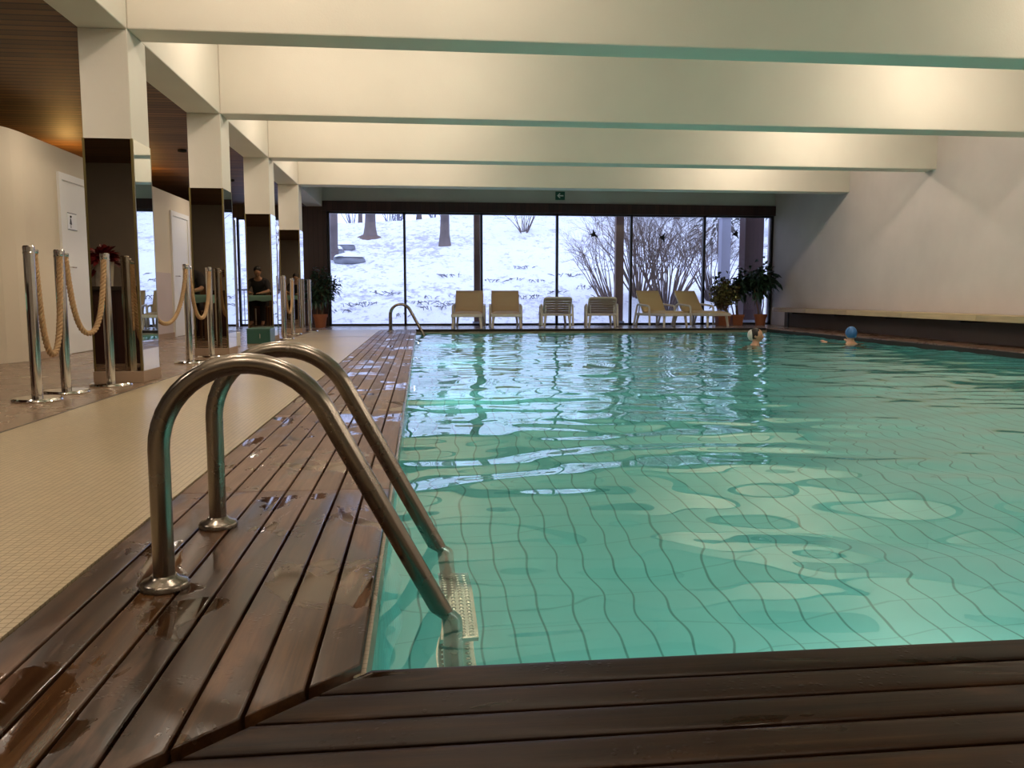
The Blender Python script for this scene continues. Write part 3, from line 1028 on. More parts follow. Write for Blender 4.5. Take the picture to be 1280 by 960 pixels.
def plant(loc, label, pot_r, pot_h, stems, stem_h, crown, n_leaf, L, wd, mat, seed, square=False, droop=0.3):
    rnd = random.Random(seed)
    t = empty('potted_plant', loc, 0, label, 'plant')
    if square:
        b = MB(); r = pot_r
        vs = [(sx * r * q, sy * r * q, z) for (q, z) in ((0.82, 0), (0.97, pot_h - 0.05), (1.06, pot_h - 0.05), (1.06, pot_h), (0.92, pot_h), (0.9, pot_h - 0.03)) for (sx, sy) in ((-1, -1), (1, -1), (1, 1), (-1, 1))]
        fs = [(3, 2, 1, 0)]
        for j in range(5):
            for k in range(4): fs.append((j * 4 + k, j * 4 + (k + 1) % 4, j * 4 + 4 + (k + 1) % 4, j * 4 + 4 + k))
        fs.append((20, 21, 22, 23))
        b.add(vs, fs); pot = b.build('pot', M_terra, t, bevel=0.006)
        MB().box(-r * 0.9, r * 0.9, -r * 0.9, r * 0.9, pot_h - 0.05, pot_h - 0.025).build('soil', M_soil, pot)
    else:
        pot = MB().lathe([(0.0, 0.0), (pot_r * 0.72, 0.0), (pot_r * 0.93, pot_h * 0.78), (pot_r * 1.03, pot_h * 0.78), (pot_r * 1.05, pot_h), (pot_r * 0.93, pot_h), (pot_r * 0.9, pot_h * 0.88)], n=28).build('pot', M_terra, t, smooth=35)
        MB().lathe([(pot_r * 0.91, pot_h * 0.86), (0.0, pot_h * 0.90)], n=20).build('soil', M_soil, pot, smooth=60)
    tips = []
    sm = MB()
    for k in range(stems):
        a = 2 * PI * k / max(1, stems) + 0.4
        p = Vector((0.05 * math.cos(a) * (stems > 1), 0.05 * math.sin(a) * (stems > 1), pot_h * 0.85))
        pts = [p.copy()]
        for i in range(6):
            p = p + Vector((rnd.uniform(-0.02, 0.02) + 0.012 * math.cos(a), rnd.uniform(-0.02, 0.02) + 0.012 * math.sin(a), (stem_h - pot_h * 0.85) / 6))
            pts.append(p.copy())
        sm.tube(pts, [0.018 - 0.0015 * i for i in range(7)], 7)
        tips.append(pts)
    # branches reaching into the crown
    cx, cy, cz, rx, ry, rz = crown
    fol = MB()
    nb = max(10, n_leaf // 14)
    for i in range(nb):
        while True:
            q = Vector((rnd.uniform(-1, 1), rnd.uniform(-1, 1), rnd.uniform(-1, 1)))
            if 0.15 < q.length < 1: break
        e = Vector((cx + q.x * rx, cy + q.y * ry, cz + q.z * rz))
        pts = rnd.choice(tips)
        s = pts[rnd.choice((3, 4, 5, 6))]
        mid = s.lerp(e, 0.55) + Vector((0, 0, 0.06))
        sm.tube([s, mid, e], [0.007, 0.005, 0.002], 4)
        for j in range(n_leaf // nb):
            f = rnd.uniform(0.35, 1.0)
            p = (s.lerp(mid, f * 2) if f < 0.5 else mid.lerp(e, f * 2 - 1)) + Vector((rnd.gauss(0, 0.05), rnd.gauss(0, 0.05), rnd.gauss(0, 0.05)))
            d = Vector((rnd.gauss(0, 1), rnd.gauss(0, 1), rnd.gauss(-0.2, 0.7))) + (e - s).normalized()
            leaf(fol, p, d, L * rnd.uniform(0.7, 1.25), wd * rnd.uniform(0.8, 1.2), rnd, droop)
    sm.build('stem', M_bark, t, smooth=60)
    fol.build('foliage', mat, t)
    return t


plant((-2.20, 18.55, 0), 'bushy dark green tree in a round terracotta pot at the left end of the window', 0.155, 0.29, 4, 0.75, (0.03, 0, 0.86, 0.40, 0.34, 0.43), 760, 0.13, 0.055, M_leafd, 3, droop=0.5)
plant((7.02, 18.85, 0), 'yellow green bush in a square terracotta pot right beside the last lounger', 0.15, 0.26, 5, 0.45, (0.03, 0, 0.76, 0.38, 0.30, 0.42), 1000, 0.10, 0.05, M_leafy, 5, True, 0.25)
plant((7.42, 19.02, 0), 'dark spreading plant in a square terracotta pot behind the yellow green bush', 0.14, 0.25, 3, 0.8, (0.10, 0.0, 1.05, 0.58, 0.32, 0.34), 420, 0.24, 0.085, M_leafd, 8, True, 0.45)
plant((7.96, 18.88, 0), 'tall dark plant in a terracotta pot in the far right corner', 0.15, 0.26, 2, 0.95, (0.02, 0, 1.08, 0.32, 0.32, 0.42), 420, 0.22, 0.085, M_leafd, 12, False, 0.5)

# ---- bird stickers on the panes
bird = [(-0.11, 0.10), (-0.04, 0.035), (0.0, 0.05), (0.035, 0.10), (0.05, 0.12), (0.055, 0.09), (0.045, 0.045), (0.085, 0.025), (0.05, 0.01), (0.06, -0.05), (0.075, -0.13), (0.01, -0.05), (-0.05, -0.02), (-0.10, -0.035), (-0.055, 0.01)]
for (x, z, rot, lb) in ((4.07, 2.13, 0.5, 'small black bird sticker on the pane over the leaning bare bush'), (5.74, 2.07, -0.1, 'small black bird sticker on the pane over the big bare bush'), (7.55, 2.17, 0.1, 'small black bird sticker on the last pane at the right')):
    b = MB(); n = len(bird); c, s = math.cos(rot), math.sin(rot)
    P = [(px * c - pz * s, px * s + pz * c) for px, pz in bird]
    b.add([(px, 0, pz) for px, pz in P] + [(px, -0.001, pz) for px, pz in P], [tuple(range(n)), tuple(range(2 * n - 1, n - 1, -1))] + [(i, (i + 1) % n, n + (i + 1) % n, n + i) for i in range(n)])
    b.build('bird_sticker', M_blackplastic, loc=(x, YG - 0.0065, z), label=lb, cat='sticker', group='bird stickers on the window')


# ================================================================ PEOPLE
M_skin = pmat('skin', (0.50, 0.27, 0.17), 0.45, Subsurface_Weight=0.0)
M_hair = pmat('dark_hair', (0.012, 0.009, 0.008), 0.5)


def head_fn(p, q):
    # p on the unit sphere; face looks towards -Y
    x, y, z = q
    f = max(0.0, -p.y)
    if p.z < -0.1:                        # jaw narrows, chin comes forward
        k = (-0.1 - p.z)
        x *= 1 - 0.42 * k; y = y * (1 - 0.25 * k) - 0.018 * k * (1 if p.y < 0.3 else 0.2)
    if f > 0.8 and abs(p.x) < 0.25 and -0.45 < p.z < 0.12:    # nose
        w = (1 - abs(p.x) / 0.25) * (1 - abs((p.z + 0.22) / 0.36) ** 1.5 if abs(p.z + 0.22) < 0.36 else 0)
        y -= 0.024 * max(0, w)
    if f > 0.6 and 0.2 < abs(p.x) < 0.6 and -0.1 < p.z < 0.2:  # eye sockets
        y += 0.010 * (1 - abs(abs(p.x) - 0.38) / 0.25)
    if f > 0.75 and abs(p.x) < 0.35 and -0.72 < p.z < -0.52:   # lips
        y -= 0.006
    return Vector((x, y, z))


def body_mesh(name, joints, edges, radii, heads, voxel=0.012):
    """one continuous figure: skinned skeleton fused with a shaped head"""
    me = bpy.data.meshes.new(name + '_skeleton')
    keys = list(joints); idx = {k: i for i, k in enumerate(keys)}
    me.from_pydata([joints[k] for k in keys], [(idx[a], idx[c]) for a, c in edges], [])
    o = bpy.data.objects.new(name + '_skeleton', me); C.objects.link(o)
    sk = o.modifiers.new('skin', 'SKIN')
    if not me.skin_vertices: return None
    for k in keys:
        r = radii[k]
        v = me.skin_vertices[0].data[idx[k]]
        v.radius = r if isinstance(r, tuple) else (r, r)
        v.use_root = (k == 'pelvis')
    ss = o.modifiers.new('sub', 'SUBSURF'); ss.levels = 2; ss.render_levels = 2
    dg = bpy.context.evaluated_depsgraph_get(); dg.update()
    ev = o.evaluated_get(dg); m2 = ev.to_mesh()
    mb = MB(); mb.add([v.co.copy() for v in m2.vertices], [tuple(p.vertices) for p in m2.polygons])
    ev.to_mesh_clear()
    bpy.data.objects.remove(o)
    for (c, rx, ry, rz, M) in heads:
        h = MB(); h.sphere((0, 0, 0), rx, ry, rz, 40, 28, head_fn)
        for s in (-1, 1):
            h.sphere((s * rx * 0.98, 0.012, -0.005), 0.010, 0.018, 0.030, 10, 8)
        mb.add([Vector(c) + M @ Vector(v) for v in h.v], h.f)
    return mb


def finish_body(mb, name, mat, parent, voxel=0.010):
    o = mb.build(name, mat, parent, smooth=180)
    rm = o.modifiers.new('fuse', 'REMESH'); rm.mode = 'VOXEL'; rm.voxel_size = voxel; rm.use_smooth_shade = True
    sm = o.modifiers.new('relax', 'SMOOTH'); sm.factor = 0.4; sm.iterations = 2
    return o


def fingers(J, E, Rd, tag_, wrist, d, side, curl):
    """five finger chains from the palm"""
    d = Vector(d).normalized(); side = Vector(side).normalized(); up = d.cross(side)
    pal = Vector(wrist) + d * 0.075
    J[tag_ + 'palm'] = pal; Rd[tag_ + 'palm'] = (0.036, 0.016)
    E.append((tag_ + 'wrist', tag_ + 'palm'))
    for i, (off, L) in enumerate(((-0.028, 0.062), (-0.009, 0.074), (0.010, 0.070), (0.028, 0.055))):
        p = pal + side * off + d * 0.015
        for j in range(3):
            p = p + (d * math.cos(curl * j) - up * math.sin(curl * j)) * L * (0.42, 0.33, 0.25)[j]
            k = '%sf%d%d' % (tag_, i, j)
            J[k] = p.copy(); Rd[k] = 0.009 - 0.001 * j
            E.append((tag_ + 'palm' if j == 0 else '%sf%d%d' % (tag_, i, j - 1), k))
    p = Vector(wrist) + d * 0.03 - side * 0.03
    for j in range(2):
        p = p + (d * 0.7 - side * 0.7) * 0.032
        k = '%st%d' % (tag_, j); J[k] = p.copy(); Rd[k] = 0.010 - 0.001 * j
        E.append((tag_ + 'wrist' if j == 0 else '%st0' % tag_, k))


def swimmer(loc, face, label, arms, cap_mat, hair):
    """head and shoulders out of the water, the rest below; local -Y is the way the chest faces"""
    t = empty('person', loc, R(face), label, 'person')
    J = {'pelvis': (0, 0.10, -0.66), 'waist': (0, 0.07, -0.48), 'chest': (0, 0.03, -0.25), 'neckbase': (0, 0.0, -0.09), 'neck': (0, -0.015, -0.02), 'skull': (0, -0.02, 0.06)}
    Rd = {'pelvis': (0.15, 0.11), 'waist': (0.13, 0.10), 'chest': (0.16, 0.11), 'neckbase': (0.085, 0.07), 'neck': 0.055, 'skull': 0.06}
    E = [('pelvis', 'waist'), ('waist', 'chest'), ('chest', 'neckbase'), ('neckbase', 'neck'), ('neck', 'skull')]
    for s, n in ((-1, 'l'), (1, 'r')):
        J[n + 'sh'] = (s * 0.18, 0.02, -0.115); Rd[n + 'sh'] = 0.062
        el, wr = arms[0 if s < 0 else 1]
        J[n + 'elb'] = el; Rd[n + 'elb'] = 0.042
        J[n + 'wrist'] = wr; Rd[n + 'wrist'] = 0.028
        E += [('neckbase', n + 'sh'), (n + 'sh', n + 'elb'), (n + 'elb', n + 'wrist')]
        dv = (Vector(wr) - Vector(el)).normalized()
        sd = dv.cross(Vector((0, 0, 1))).normalized() * (1 if s < 0 else -1)
        fingers(J, E, Rd, n, wr, dv, sd, 0.25)
        J[n + 'hip'] = (s * 0.09, 0.11, -0.72); Rd[n + 'hip'] = 0.085
        J[n + 'knee'] = (s * 0.12, 0.0, -1.02); Rd[n + 'knee'] = 0.058
        J[n + 'ankle'] = (s * 0.12, 0.22, -1.14); Rd[n + 'ankle'] = 0.038
        J[n + 'toe'] = (s * 0.13, 0.36, -1.17); Rd[n + 'toe'] = 0.028
        E += [('pelvis', n + 'hip'), (n + 'hip', n + 'knee'), (n + 'knee', n + 'ankle'), (n + 'ankle', n + 'toe')]
    H = (0, -0.025, 0.105)
    mb = body_mesh('body', J, E, Rd, [(H, 0.076, 0.095, 0.115, Matrix.Identity(3))])
    finish_body(mb, 'body', M_skin, t)
    if hair:
        hm = MB()
        def hf(p, q):
            k = 1.0
            return q
        hm.sphere((0, -0.008, 0.125), 0.083, 0.094, 0.105, 24, 16)
        hm.v = [v if not (v[1] < -0.055 and v[2] < 0.17) else (v[0] * 0.9, max(v[1], -0.055), v[2]) for v in hm.v]
        hm.v = [(v[0], v[1], max(v[2], 0.055)) for v in hm.v]
        hm.build('hair', M_hair, t, smooth=180)
    if cap_mat:
        cm = MB()
        if hair:
            cm.sphere((0, 0.055, 0.115), 0.080, 0.060, 0.088, 20, 14)
        else:
            cm.sphere((0, -0.012, 0.120), 0.086, 0.100, 0.112, 26, 18)
            cm.v = [(v[0], v[1], max(v[2], 0.045 + max(0, -v[1]) * 0.9)) for v in cm.v]
        cm.build('swim_cap', cap_mat, t, smooth=180)
    return t


M_capb = pmat('blue_swim_cap', (0.035, 0.14, 0.36), 0.4)
M_capw = pmat('white_swim_cap', (0.62, 0.60, 0.56), 0.5)
swimmer((5.24, 12.62, WZ + 0.035), 62, 'swimmer with dark hair and a white cap, head above water near the far right corner',
        [((-0.36, -0.12, -0.20), (-0.44, -0.34, -0.22)), ((0.36, -0.12, -0.20), (0.44, -0.34, -0.22))], M_capw, True)
swimmer((6.92, 12.75, WZ + 0.045), 186, 'swimmer in a blue cap seen from behind, arms spread on the water',
        [((-0.27, -0.16, -0.11), (-0.24, -0.36, -0.05)), ((0.27, -0.16, -0.11), (0.24, -0.36, -0.05))], M_capb, False)

# ---- guest at a table in the side room (seen in the column mirrors)
M_cloth = pmat('turquoise_cloth', (0.26, 0.50, 0.42), 0.8)
M_shirt = pmat('dark_shirt', (0.02, 0.018, 0.02), 0.8)
M_chairw = pmat('chair_wood', (0.16, 0.08, 0.035), 0.5)
TX, TY = -3.66, 5.95
t = empty('cafe_table', (TX, TY, 0), 0, 'cafe table with a turquoise cloth, seen reflected in the column mirrors', 'table')
MB().box(-0.42, 0.42, -0.38, 0.38, 0.66, 0.70).build('table_top', M_chairw, t, bevel=0.004)
b = MB()
for a in (-1, 1):
    for c in (-1, 1):
        MB().box(a * 0.36 - 0.025, a * 0.36 + 0.025, c * 0.32 - 0.025, c * 0.32 + 0.025, 0, 0.66).build('leg', M_chairw, t)
t2 = empty('tablecloth', (TX, TY, 0), 0, 'turquoise cloth draped over the cafe table, seen in the mirrors', 'tablecloth')
b = MB(); n = 48; vs = []
for (q, z) in ((0.0, 0.703), (1.0, 0.703), (1.03, 0.69), (1.05, 0.58)):
    for k in range(n):
        a = 2 * PI * k / n
        m = 1 / max(abs(math.cos(a)), abs(math.sin(a)))
        w = 1 + (0.012 * math.sin(a * 12) if z < 0.6 else 0)
        vs.append((0.43 * q * w * math.cos(a) * m, 0.39 * q * w * math.sin(a) * m, z + (0.012 * math.sin(a * 9) if z < 0.6 else 0)))
fs = [(j * n + k, j * n + (k + 1) % n, (j + 1) * n + (k + 1) % n, (j + 1) * n + k) for j in range(3) for k in range(n)]
b.add(vs, fs); b.build('cloth', M_cloth, t2, smooth=50)


def cafe_chair(loc, rz, label):
    t = empty('cafe_chair', loc, R(rz), label, 'chair', 'wooden cafe chairs')
    MB().box(-0.20, 0.20, -0.20, 0.20, 0.42, 0.45).build('seat', M_chairw, t, bevel=0.008)
    for x in (-0.18, 0.18):
        MB().box(x - 0.018, x + 0.018, -0.19, -0.155, 0, 0.42).build('leg', M_chairw, t)
        MB().box(x - 0.018, x + 0.018, 0.165, 0.20, 0, 0.88).build('leg', M_chairw, t)
    MB().box(-0.18, 0.18, 0.17, 0.195, 0.62, 0.86).build('backrest', M_chairw, t, bevel=0.006)
    return t


cafe_chair((TX - 0.10, TY - 0.62, 0), 180, 'wooden cafe chair under the seated guest, seen in the mirrors')
t = empty('person', (TX - 0.10, TY - 0.60, 0), R(180), 'person in a dark shirt leaning over the turquoise table, seen in the mirrors', 'person')
J = {'pelvis': (0, 0.02, 0.55), 'waist': (0, 0.0, 0.74), 'chest': (0, -0.09, 0.93), 'neckbase': (0, -0.14, 1.06), 'neck': (0, -0.18, 1.12), 'skull': (0, -0.20, 1.20)}
Rd = {'pelvis': (0.16, 0.12), 'waist': (0.13, 0.11), 'chest': (0.16, 0.12), 'neckbase': (0.09, 0.07), 'neck': 0.05, 'skull': 0.06}
E = [('pelvis', 'waist'), ('waist', 'chest'), ('chest', 'neckbase'), ('neckbase', 'neck'), ('neck', 'skull')]
for s, nm in ((-1, 'l'), (1, 'r')):
    J[nm + 'sh'] = (s * 0.19, -0.12, 1.02); Rd[nm + 'sh'] = 0.062
    J[nm + 'elb'] = (s * 0.26, -0.32, 0.80); Rd[nm + 'elb'] = 0.042
    J[nm + 'wrist'] = (s * 0.12, -0.50, 0.755); Rd[nm + 'wrist'] = 0.028
    E += [('neckbase', nm + 'sh'), (nm + 'sh', nm + 'elb'), (nm + 'elb', nm + 'wrist')]
    fingers(J, E, Rd, nm, J[nm + 'wrist'], (-s * 0.5, -0.8, -0.05), (0.8 * -s, -s * 0.0 + 0.5, 0), 0.3)
    J[nm + 'hip'] = (s * 0.10, -0.02, 0.53); Rd[nm + 'hip'] = 0.085
    J[nm + 'knee'] = (s * 0.13, -0.42, 0.52); Rd[nm + 'knee'] = 0.06
    J[nm + 'ankle'] = (s * 0.13, -0.40, 0.09); Rd[nm + 'ankle'] = 0.042
    J[nm + 'toe'] = (s * 0.14, -0.57, 0.035); Rd[nm + 'toe'] = 0.034
    E += [('pelvis', nm + 'hip'), (nm + 'hip', nm + 'knee'), (nm + 'knee', nm + 'ankle'), (nm + 'ankle', nm + 'toe')]
mb = body_mesh('body', J, E, Rd, [((0, -0.215, 1.235), 0.076, 0.095, 0.115, Matrix.Rotation(R(38), 3, 'X'))])
finish_body(mb, 'body', M_skin, t)
# shirt follows the upper body: same skeleton, a little wider
J2 = {k: J[k] for k in ('pelvis', 'waist', 'chest', 'neckbase', 'lsh', 'rsh', 'lelb', 'relb')}
R2 = {'pelvis': (0.18, 0.14), 'waist': (0.15, 0.13), 'chest': (0.18, 0.14), 'neckbase': (0.10, 0.08), 'lsh': 0.08, 'rsh': 0.08, 'lelb': 0.058, 'relb': 0.058}
E2 = [e for e in E if e[0] in J2 and e[1] in J2]
finish_body(body_mesh('shirt', J2, E2, R2, []), 'shirt', M_shirt, t, 0.014)
J3 = {k: J[k] for k in ('pelvis', 'lhip', 'rhip', 'lknee', 'rknee', 'lankle', 'rankle')}
R3 = {'pelvis': (0.165, 0.13), 'lhip': 0.10, 'rhip': 0.10, 'lknee': 0.075, 'rknee': 0.075, 'lankle': 0.06, 'rankle': 0.06}
E3 = [e for e in E if e[0] in J3 and e[1] in J3]
finish_body(body_mesh('trousers', J3, E3, R3, []), 'trousers', pmat('dark_trousers', (0.03, 0.03, 0.04), 0.8), t, 0.014)
hm = MB(); hm.sphere((0, -0.215, 1.290), 0.086, 0.100, 0.088, 22, 14); hm.build('hair', M_hair, t, smooth=180)

# flower pot on a counter, seen in the nearest mirror
t = empty('counter', (-3.40, 4.6, 0), 0, 'dark counter in the side room, seen in the nearest column mirror', 'counter')
MB().box(-0.55, 0.55, -0.25, 0.25, 0.0, 0.74).build('body', M_darkwood, t, bevel=0.004)
MB().box(-0.58, 0.58, -0.28, 0.28, 0.74, 0.78).build('top', pmat('counter_top', (0.04, 0.03, 0.025), 0.3), t, bevel=0.004)
t = empty('flower_pot', (-3.23, 4.66, 0.781), 0, 'red leaved plant in a tall white pot on the counter, seen in the nearest mirror', 'plant')
MB().lathe([(0, 0), (0.08, 0), (0.10, 0.24), (0.105, 0.25), (0.09, 0.25), (0.08, 0.22), (0, 0.22)], n=24).build('pot', pmat('white_ceramic', (0.75, 0.7, 0.62), 0.35), t, smooth=40)
rnd = random.Random(4); fol = MB()
for i in range(190):
    d = Vector((rnd.gauss(0, 1), rnd.gauss(0, 1), rnd.gauss(0.5, 0.6)))
    leaf(fol, Vector((0, 0, 0.27)) + d.normalized() * rnd.uniform(0.02, 0.11), d, 0.11, 0.05, rnd, 0.3)
fol.build('foliage', m_leaf('red_leaf', (0.10, 0.006, 0.010), (0.22, 0.02, 0.02)), t)

# ================================================================ OUTSIDE
def m_snow():
    m = pmat('snow_ground', (0.8, 0.82, 0.86), 0.7); n = N(m)
    a = n.noise(n.mapping((1.0, 0.42, 1.0)), 2.6, 8, 0.72, 0.4)
    p = n.noise(n.mapping((0.16, 0.12, 0.16), loc=(4.2, 1.0, 0)), 1.0, 3)
    a2 = n.noise(n.mapping((1.0, 0.5, 1.0), loc=(9, 4, 0)), 7.0, 6, 0.7)
    s = n.math('ADD', n.math('ADD', n.math('MULTIPLY', a, 0.6), n.math('MULTIPLY', a2, 0.4)), n.math('MULTIPLY', p, 0.30))
    k = n.ramp(s, [(0.655, 0.0), (0.75, 1.0)])
    ground = n.ramp(n.noise(n.mapping(), 9, 4), [(0.3, (0.22, 0.21, 0.26)), (0.7, (0.46, 0.45, 0.54))])
    n.set('Base Color', n.mix(n.math('MULTIPLY', k, 0.85), (0.84, 0.85, 0.88), ground))
    n.bump(a, 0.6, 0.15)
    return m


def gz(x, y):
    t = max(0.0, y - 21.5)
    sl = 0.186 + 0.062 / (1 + math.exp(-(x - 3.5) * 0.35)) 
    crest = 25.0
    z = sl * t if t < crest else sl * crest + (t - crest) * 0.02
    return -0.06 + z * min(1, t / 4 + 0.35) + 0.16 * noise.noise((x * 0.35, y * 0.35, 0)) * min(1, t / 2) + 0.05 * noise.noise((x * 1.3, y * 1.3, 3)) * min(1, t)


b = MB()
gx = [-26 + 0.5 * i for i in range(0, 145)]
gy = [YG + 0.12 + 0.0] + [20.2 + 0.45 * i for i in range(0, 110)]
b.v = [(x, y, gz(x, y)) for y in gy for x in gx]
n = len(gx)
b.f = [(j * n + i, j * n + i + 1, (j + 1) * n + i + 1, (j + 1) * n + i) for j in range(len(gy) - 1) for i in range(n - 1)]
b.build('snowy_ground', m_snow(), kind=ST, smooth=180, label='snow covered hillside rising behind the window')

M_post = m_planks('outdoor_post_wood', (0.10, 0.048, 0.035), (0.16, 0.08, 0.055), 0, 0.3, 0.6, 0.0)
M_trunk = m_plaster('tree_bark', (0.17, 0.13, 0.125), 0.8, 0.25)
M_twig = pmat('twig_bark', (0.13, 0.095, 0.09), 0.85)
M_twigl = pmat('shrub_twigs', (0.15, 0.105, 0.09), 0.85)
M_brush = pmat('bluish_brush', (0.22, 0.22, 0.30), 0.9)
M_rock = m_plaster('boulder_stone', (0.22, 0.23, 0.26), 0.6, 0.2)
M_snowcap = pmat('snow_cap', (0.84, 0.85, 0.88), 0.8)
M_conifer = m_leaf('conifer_needles', (0.006, 0.012, 0.008), (0.03, 0.045, 0.030))

for (x, w_, m, lb) in ((1.385, 0.17, M_post, 'dark outdoor post behind the two leftmost loungers'), (4.945, 0.20, M_post, 'reddish brown outdoor post behind the window near the fourth lounger')):
    t = empty('porch_post', (x, 20.6, 0), 0, lb, 'post', 'outdoor porch posts')
    MB().box(-w_ / 2, w_ / 2, -0.09, 0.09, -0.05, 3.4).build('shaft', m, t, bevel=0.008)
    MB().box(-w_ / 2 - 0.03, w_ / 2 + 0.03, -0.12, 0.12, -0.1, 0.06).build('foot', M_rock, t, bevel=0.006)
t = empty('outdoor_pillar', (8.40, 20.7, 0), 0, 'wide dark outdoor pillar behind the last pane at the right', 'pillar')
MB().box(-0.22, 0.27, -0.2, 0.2, -0.1, 3.4).build('shaft', M_darkwood, t, bevel=0.008)
MB().box(-0.26, 0.31, -0.24, 0.24, -0.1, 0.08).build('foot', M_rock, t, bevel=0.006)
t = empty('outdoor_wall', (8.10, 21.6, 0), 0, 'pale lavender outdoor wall beside the dark pillar', 'wall')
MB().box(-0.13, 0.12, 0, 0.25, -0.1, 2.75).build('face', m_plaster('outdoor_wall_paint', (0.45, 0.45, 0.55)), t)
MB().box(-0.16, 0.15, -0.03, 0.28, 2.75, 2.82).build('coping', M_snowcap, t)
b = MB(); b.box(-4.0, 9.2, 20.52, 20.68, 3.4, 3.58)
b.build('porch_beam', M_darkwood, kind=ST)


def branches(mb, p, d, L, r, depth, rnd, spread=0.6, up=0.15, sides=4, nch=(2, 3), shrink=0.72):
    seg = 3; pts = [p.copy()]; q = p.copy(); dd = d.copy()
    for i in range(seg):
        dd = (dd + Vector((rnd.gauss(0, 0.13), rnd.gauss(0, 0.13), rnd.gauss(up * 0.4, 0.10)))).normalized()
        q = q + dd * L / seg; pts.append(q.copy())
    mb.tube(pts, [r, r * 0.85, r * 0.7, r * 0.55], sides, caps=False)
    if depth <= 0: return
    for k in range(rnd.randint(*nch)):
        a = rnd.choice(pts[1:])
        e = (dd + Vector((rnd.gauss(0, spread), rnd.gauss(0, spread), rnd.gauss(up, spread * 0.6)))).normalized()
        branches(mb, a, e, L * shrink * rnd.uniform(0.75, 1.15), r * 0.55, depth - 1, rnd, spread, up, sides if depth > 2 else 3, nch, shrink)


def make_tree(loc, H, r, seed, label, group=None, first=2.2, depth=4, flare=1.5, patch=False):
    rnd = random.Random(seed)
    t = empty('bare_tree', loc, 0, label, 'tree', group)
    mb = MB(); pts = [Vector((0, 0, -0.3)), Vector((0, 0, 0.05)), Vector((0, 0, 0.5))]
    x = y = 0
    for i in range(1, 9):
        x += rnd.gauss(0, 0.03 * H / 8); y += rnd.gauss(0, 0.03 * H / 8)
        pts.append(Vector((x, y, 0.5 + (H - 0.5) * i / 8)))
    mb.tube(pts, [r * flare * 1.1, r * flare, r * 1.1] + [r * (1 - 0.085 * i) for i in range(1, 9)], 10)
    mb.build('trunk', M_trunk, t, smooth=60)
    br = MB()
    for i in range(9):
        f = rnd.uniform(first / H, 0.98); z = f * H
        k = min(len(pts) - 2, 2 + int((z - 0.5) / (H - 0.5) * 8))
        a = rnd.uniform(0, 2 * PI)
        branches(br, pts[k].lerp(pts[k + 1], 0.5), Vector((math.cos(a), math.sin(a), 0.5)), H * (0.22 if group is None else 0.14), r * 0.35, depth - 1, rnd, 0.5, 0.1, 4)
    br.build('branches', M_twig, t)
    if patch:
        g = MB(); g.lathe([(r * 2.9, -0.14), (r * 2.0, 0.03), (r * 1.2, 0.14)], n=22)
        g.v = [(v[0] * (1 + 0.5 * noise.noise((v[0] * 4, v[1] * 4, 1))), v[1] * (1 + 0.5 * noise.noise((v[0] * 4, v[1] * 4, 8))), v[2] + 0.19 * v[1]) for v in g.v]
        g.build('bare_earth', pmat('bare_earth', (0.15, 0.10, 0.085), 0.9), t, smooth=180)
    return t


def at(px, py, Y):
    """world X on the vertical plane at depth Y under a photo pixel column"""
    f = 1036.0; yaw, pit = R(6.22), R(6.04)
    u = (px - 640) / f; v = (480 - py) / f
    fx, fy, fz = math.sin(yaw) * math.cos(pit), math.cos(yaw) * math.cos(pit), -math.sin(pit)
    ux, uy, uz = math.sin(yaw) * math.sin(pit), math.cos(yaw) * math.sin(pit), math.cos(pit)
    dx = fx + math.cos(yaw) * u + ux * v; dy = fy - math.sin(yaw) * u + uy * v; dz = fz + uz * v
    return dx / dy * Y, 0.68 + dz / dy * Y


def on_ground(px, py):
    """where the sight line of a photo pixel meets the hillside"""
    Y = 21.0
    while Y < 66:
        x, z = at(px, py, Y)
        if z <= gz(x, Y): break
        Y += 0.1
    return (x, Y, gz(x, Y))


TREES = [(417, 324, 9.0, 0.16, 'slim pinkish tree trunk at the far left of the window', False),
         (463, 297, 10.0, 0.24, 'broad tree trunk with bare earth around its foot, left of the window', True),
         (556, 307, 9.5, 0.19, 'tree trunk in the second pane from the left, standing alone on the snow', False)]
for i, (px, py, H, r, lb, pt) in enumerate(TREES):
    p = on_ground(px, py)
    make_tree(p, H, r, 20 + i, lb, None, 4.0, 4, 1.45, pt)
ft = []
rnd = random.Random(77)
spots = [(-11 + i * 1.9 + rnd.uniform(-0.5, 0.5), 49.5 + (i % 3) * 4 + rnd.uniform(-0.5, 0.5)) for i in range(17)]
for i, (x, y) in enumerate(spots):
    z = gz(x, y)
    if i < 4:
        o = make_tree((x, y, z), rnd.uniform(8, 11), rnd.uniform(0.08, 0.14), 50 + i, 'bare tree in the distant row along the top of the snowy slope', 'distant bare trees', 0.8, 4)
        ft.append(o)
    else:
        o = copy_tree(ft[i % 4]); o.location = (x, y, z); o.rotation_euler = (0, 0, rnd.uniform(0, 6.28))


def make_shrub(loc, h, w, seed, label, mat, stems=16, depth=4, lean=0.0, cat='shrub', nch=(2, 3)):
    rnd = random.Random(seed)
    t = empty('bare_shrub', loc, 0, label, cat)
    mb = MB(); sb = MB()
    for i in range(stems):
        a = rnd.uniform(0, 2 * PI); q = rnd.uniform(0.1, 1.0)
        d = Vector((math.cos(a) * q * w / h + lean, math.sin(a) * q * w / h * 0.7, 1.0)).normalized()
        p = Vector((math.cos(a) * 0.12, math.sin(a) * 0.12, -0.1))
        e = p + d * h * 0.4
        sb.tube([p, p.lerp(e, 0.5) + Vector((rnd.gauss(0, .03), rnd.gauss(0, .03), 0)), e], [0.028, 0.022, 0.016], 5)
        branches(mb, e, d, h * 0.33, 0.018 if depth > 4 else 0.014, depth, rnd, 0.55, 0.06, 3, nch, 0.72)
    sb.build('stems', mat, t, smooth=60)
    mb.build('twigs', mat, t)
    return t


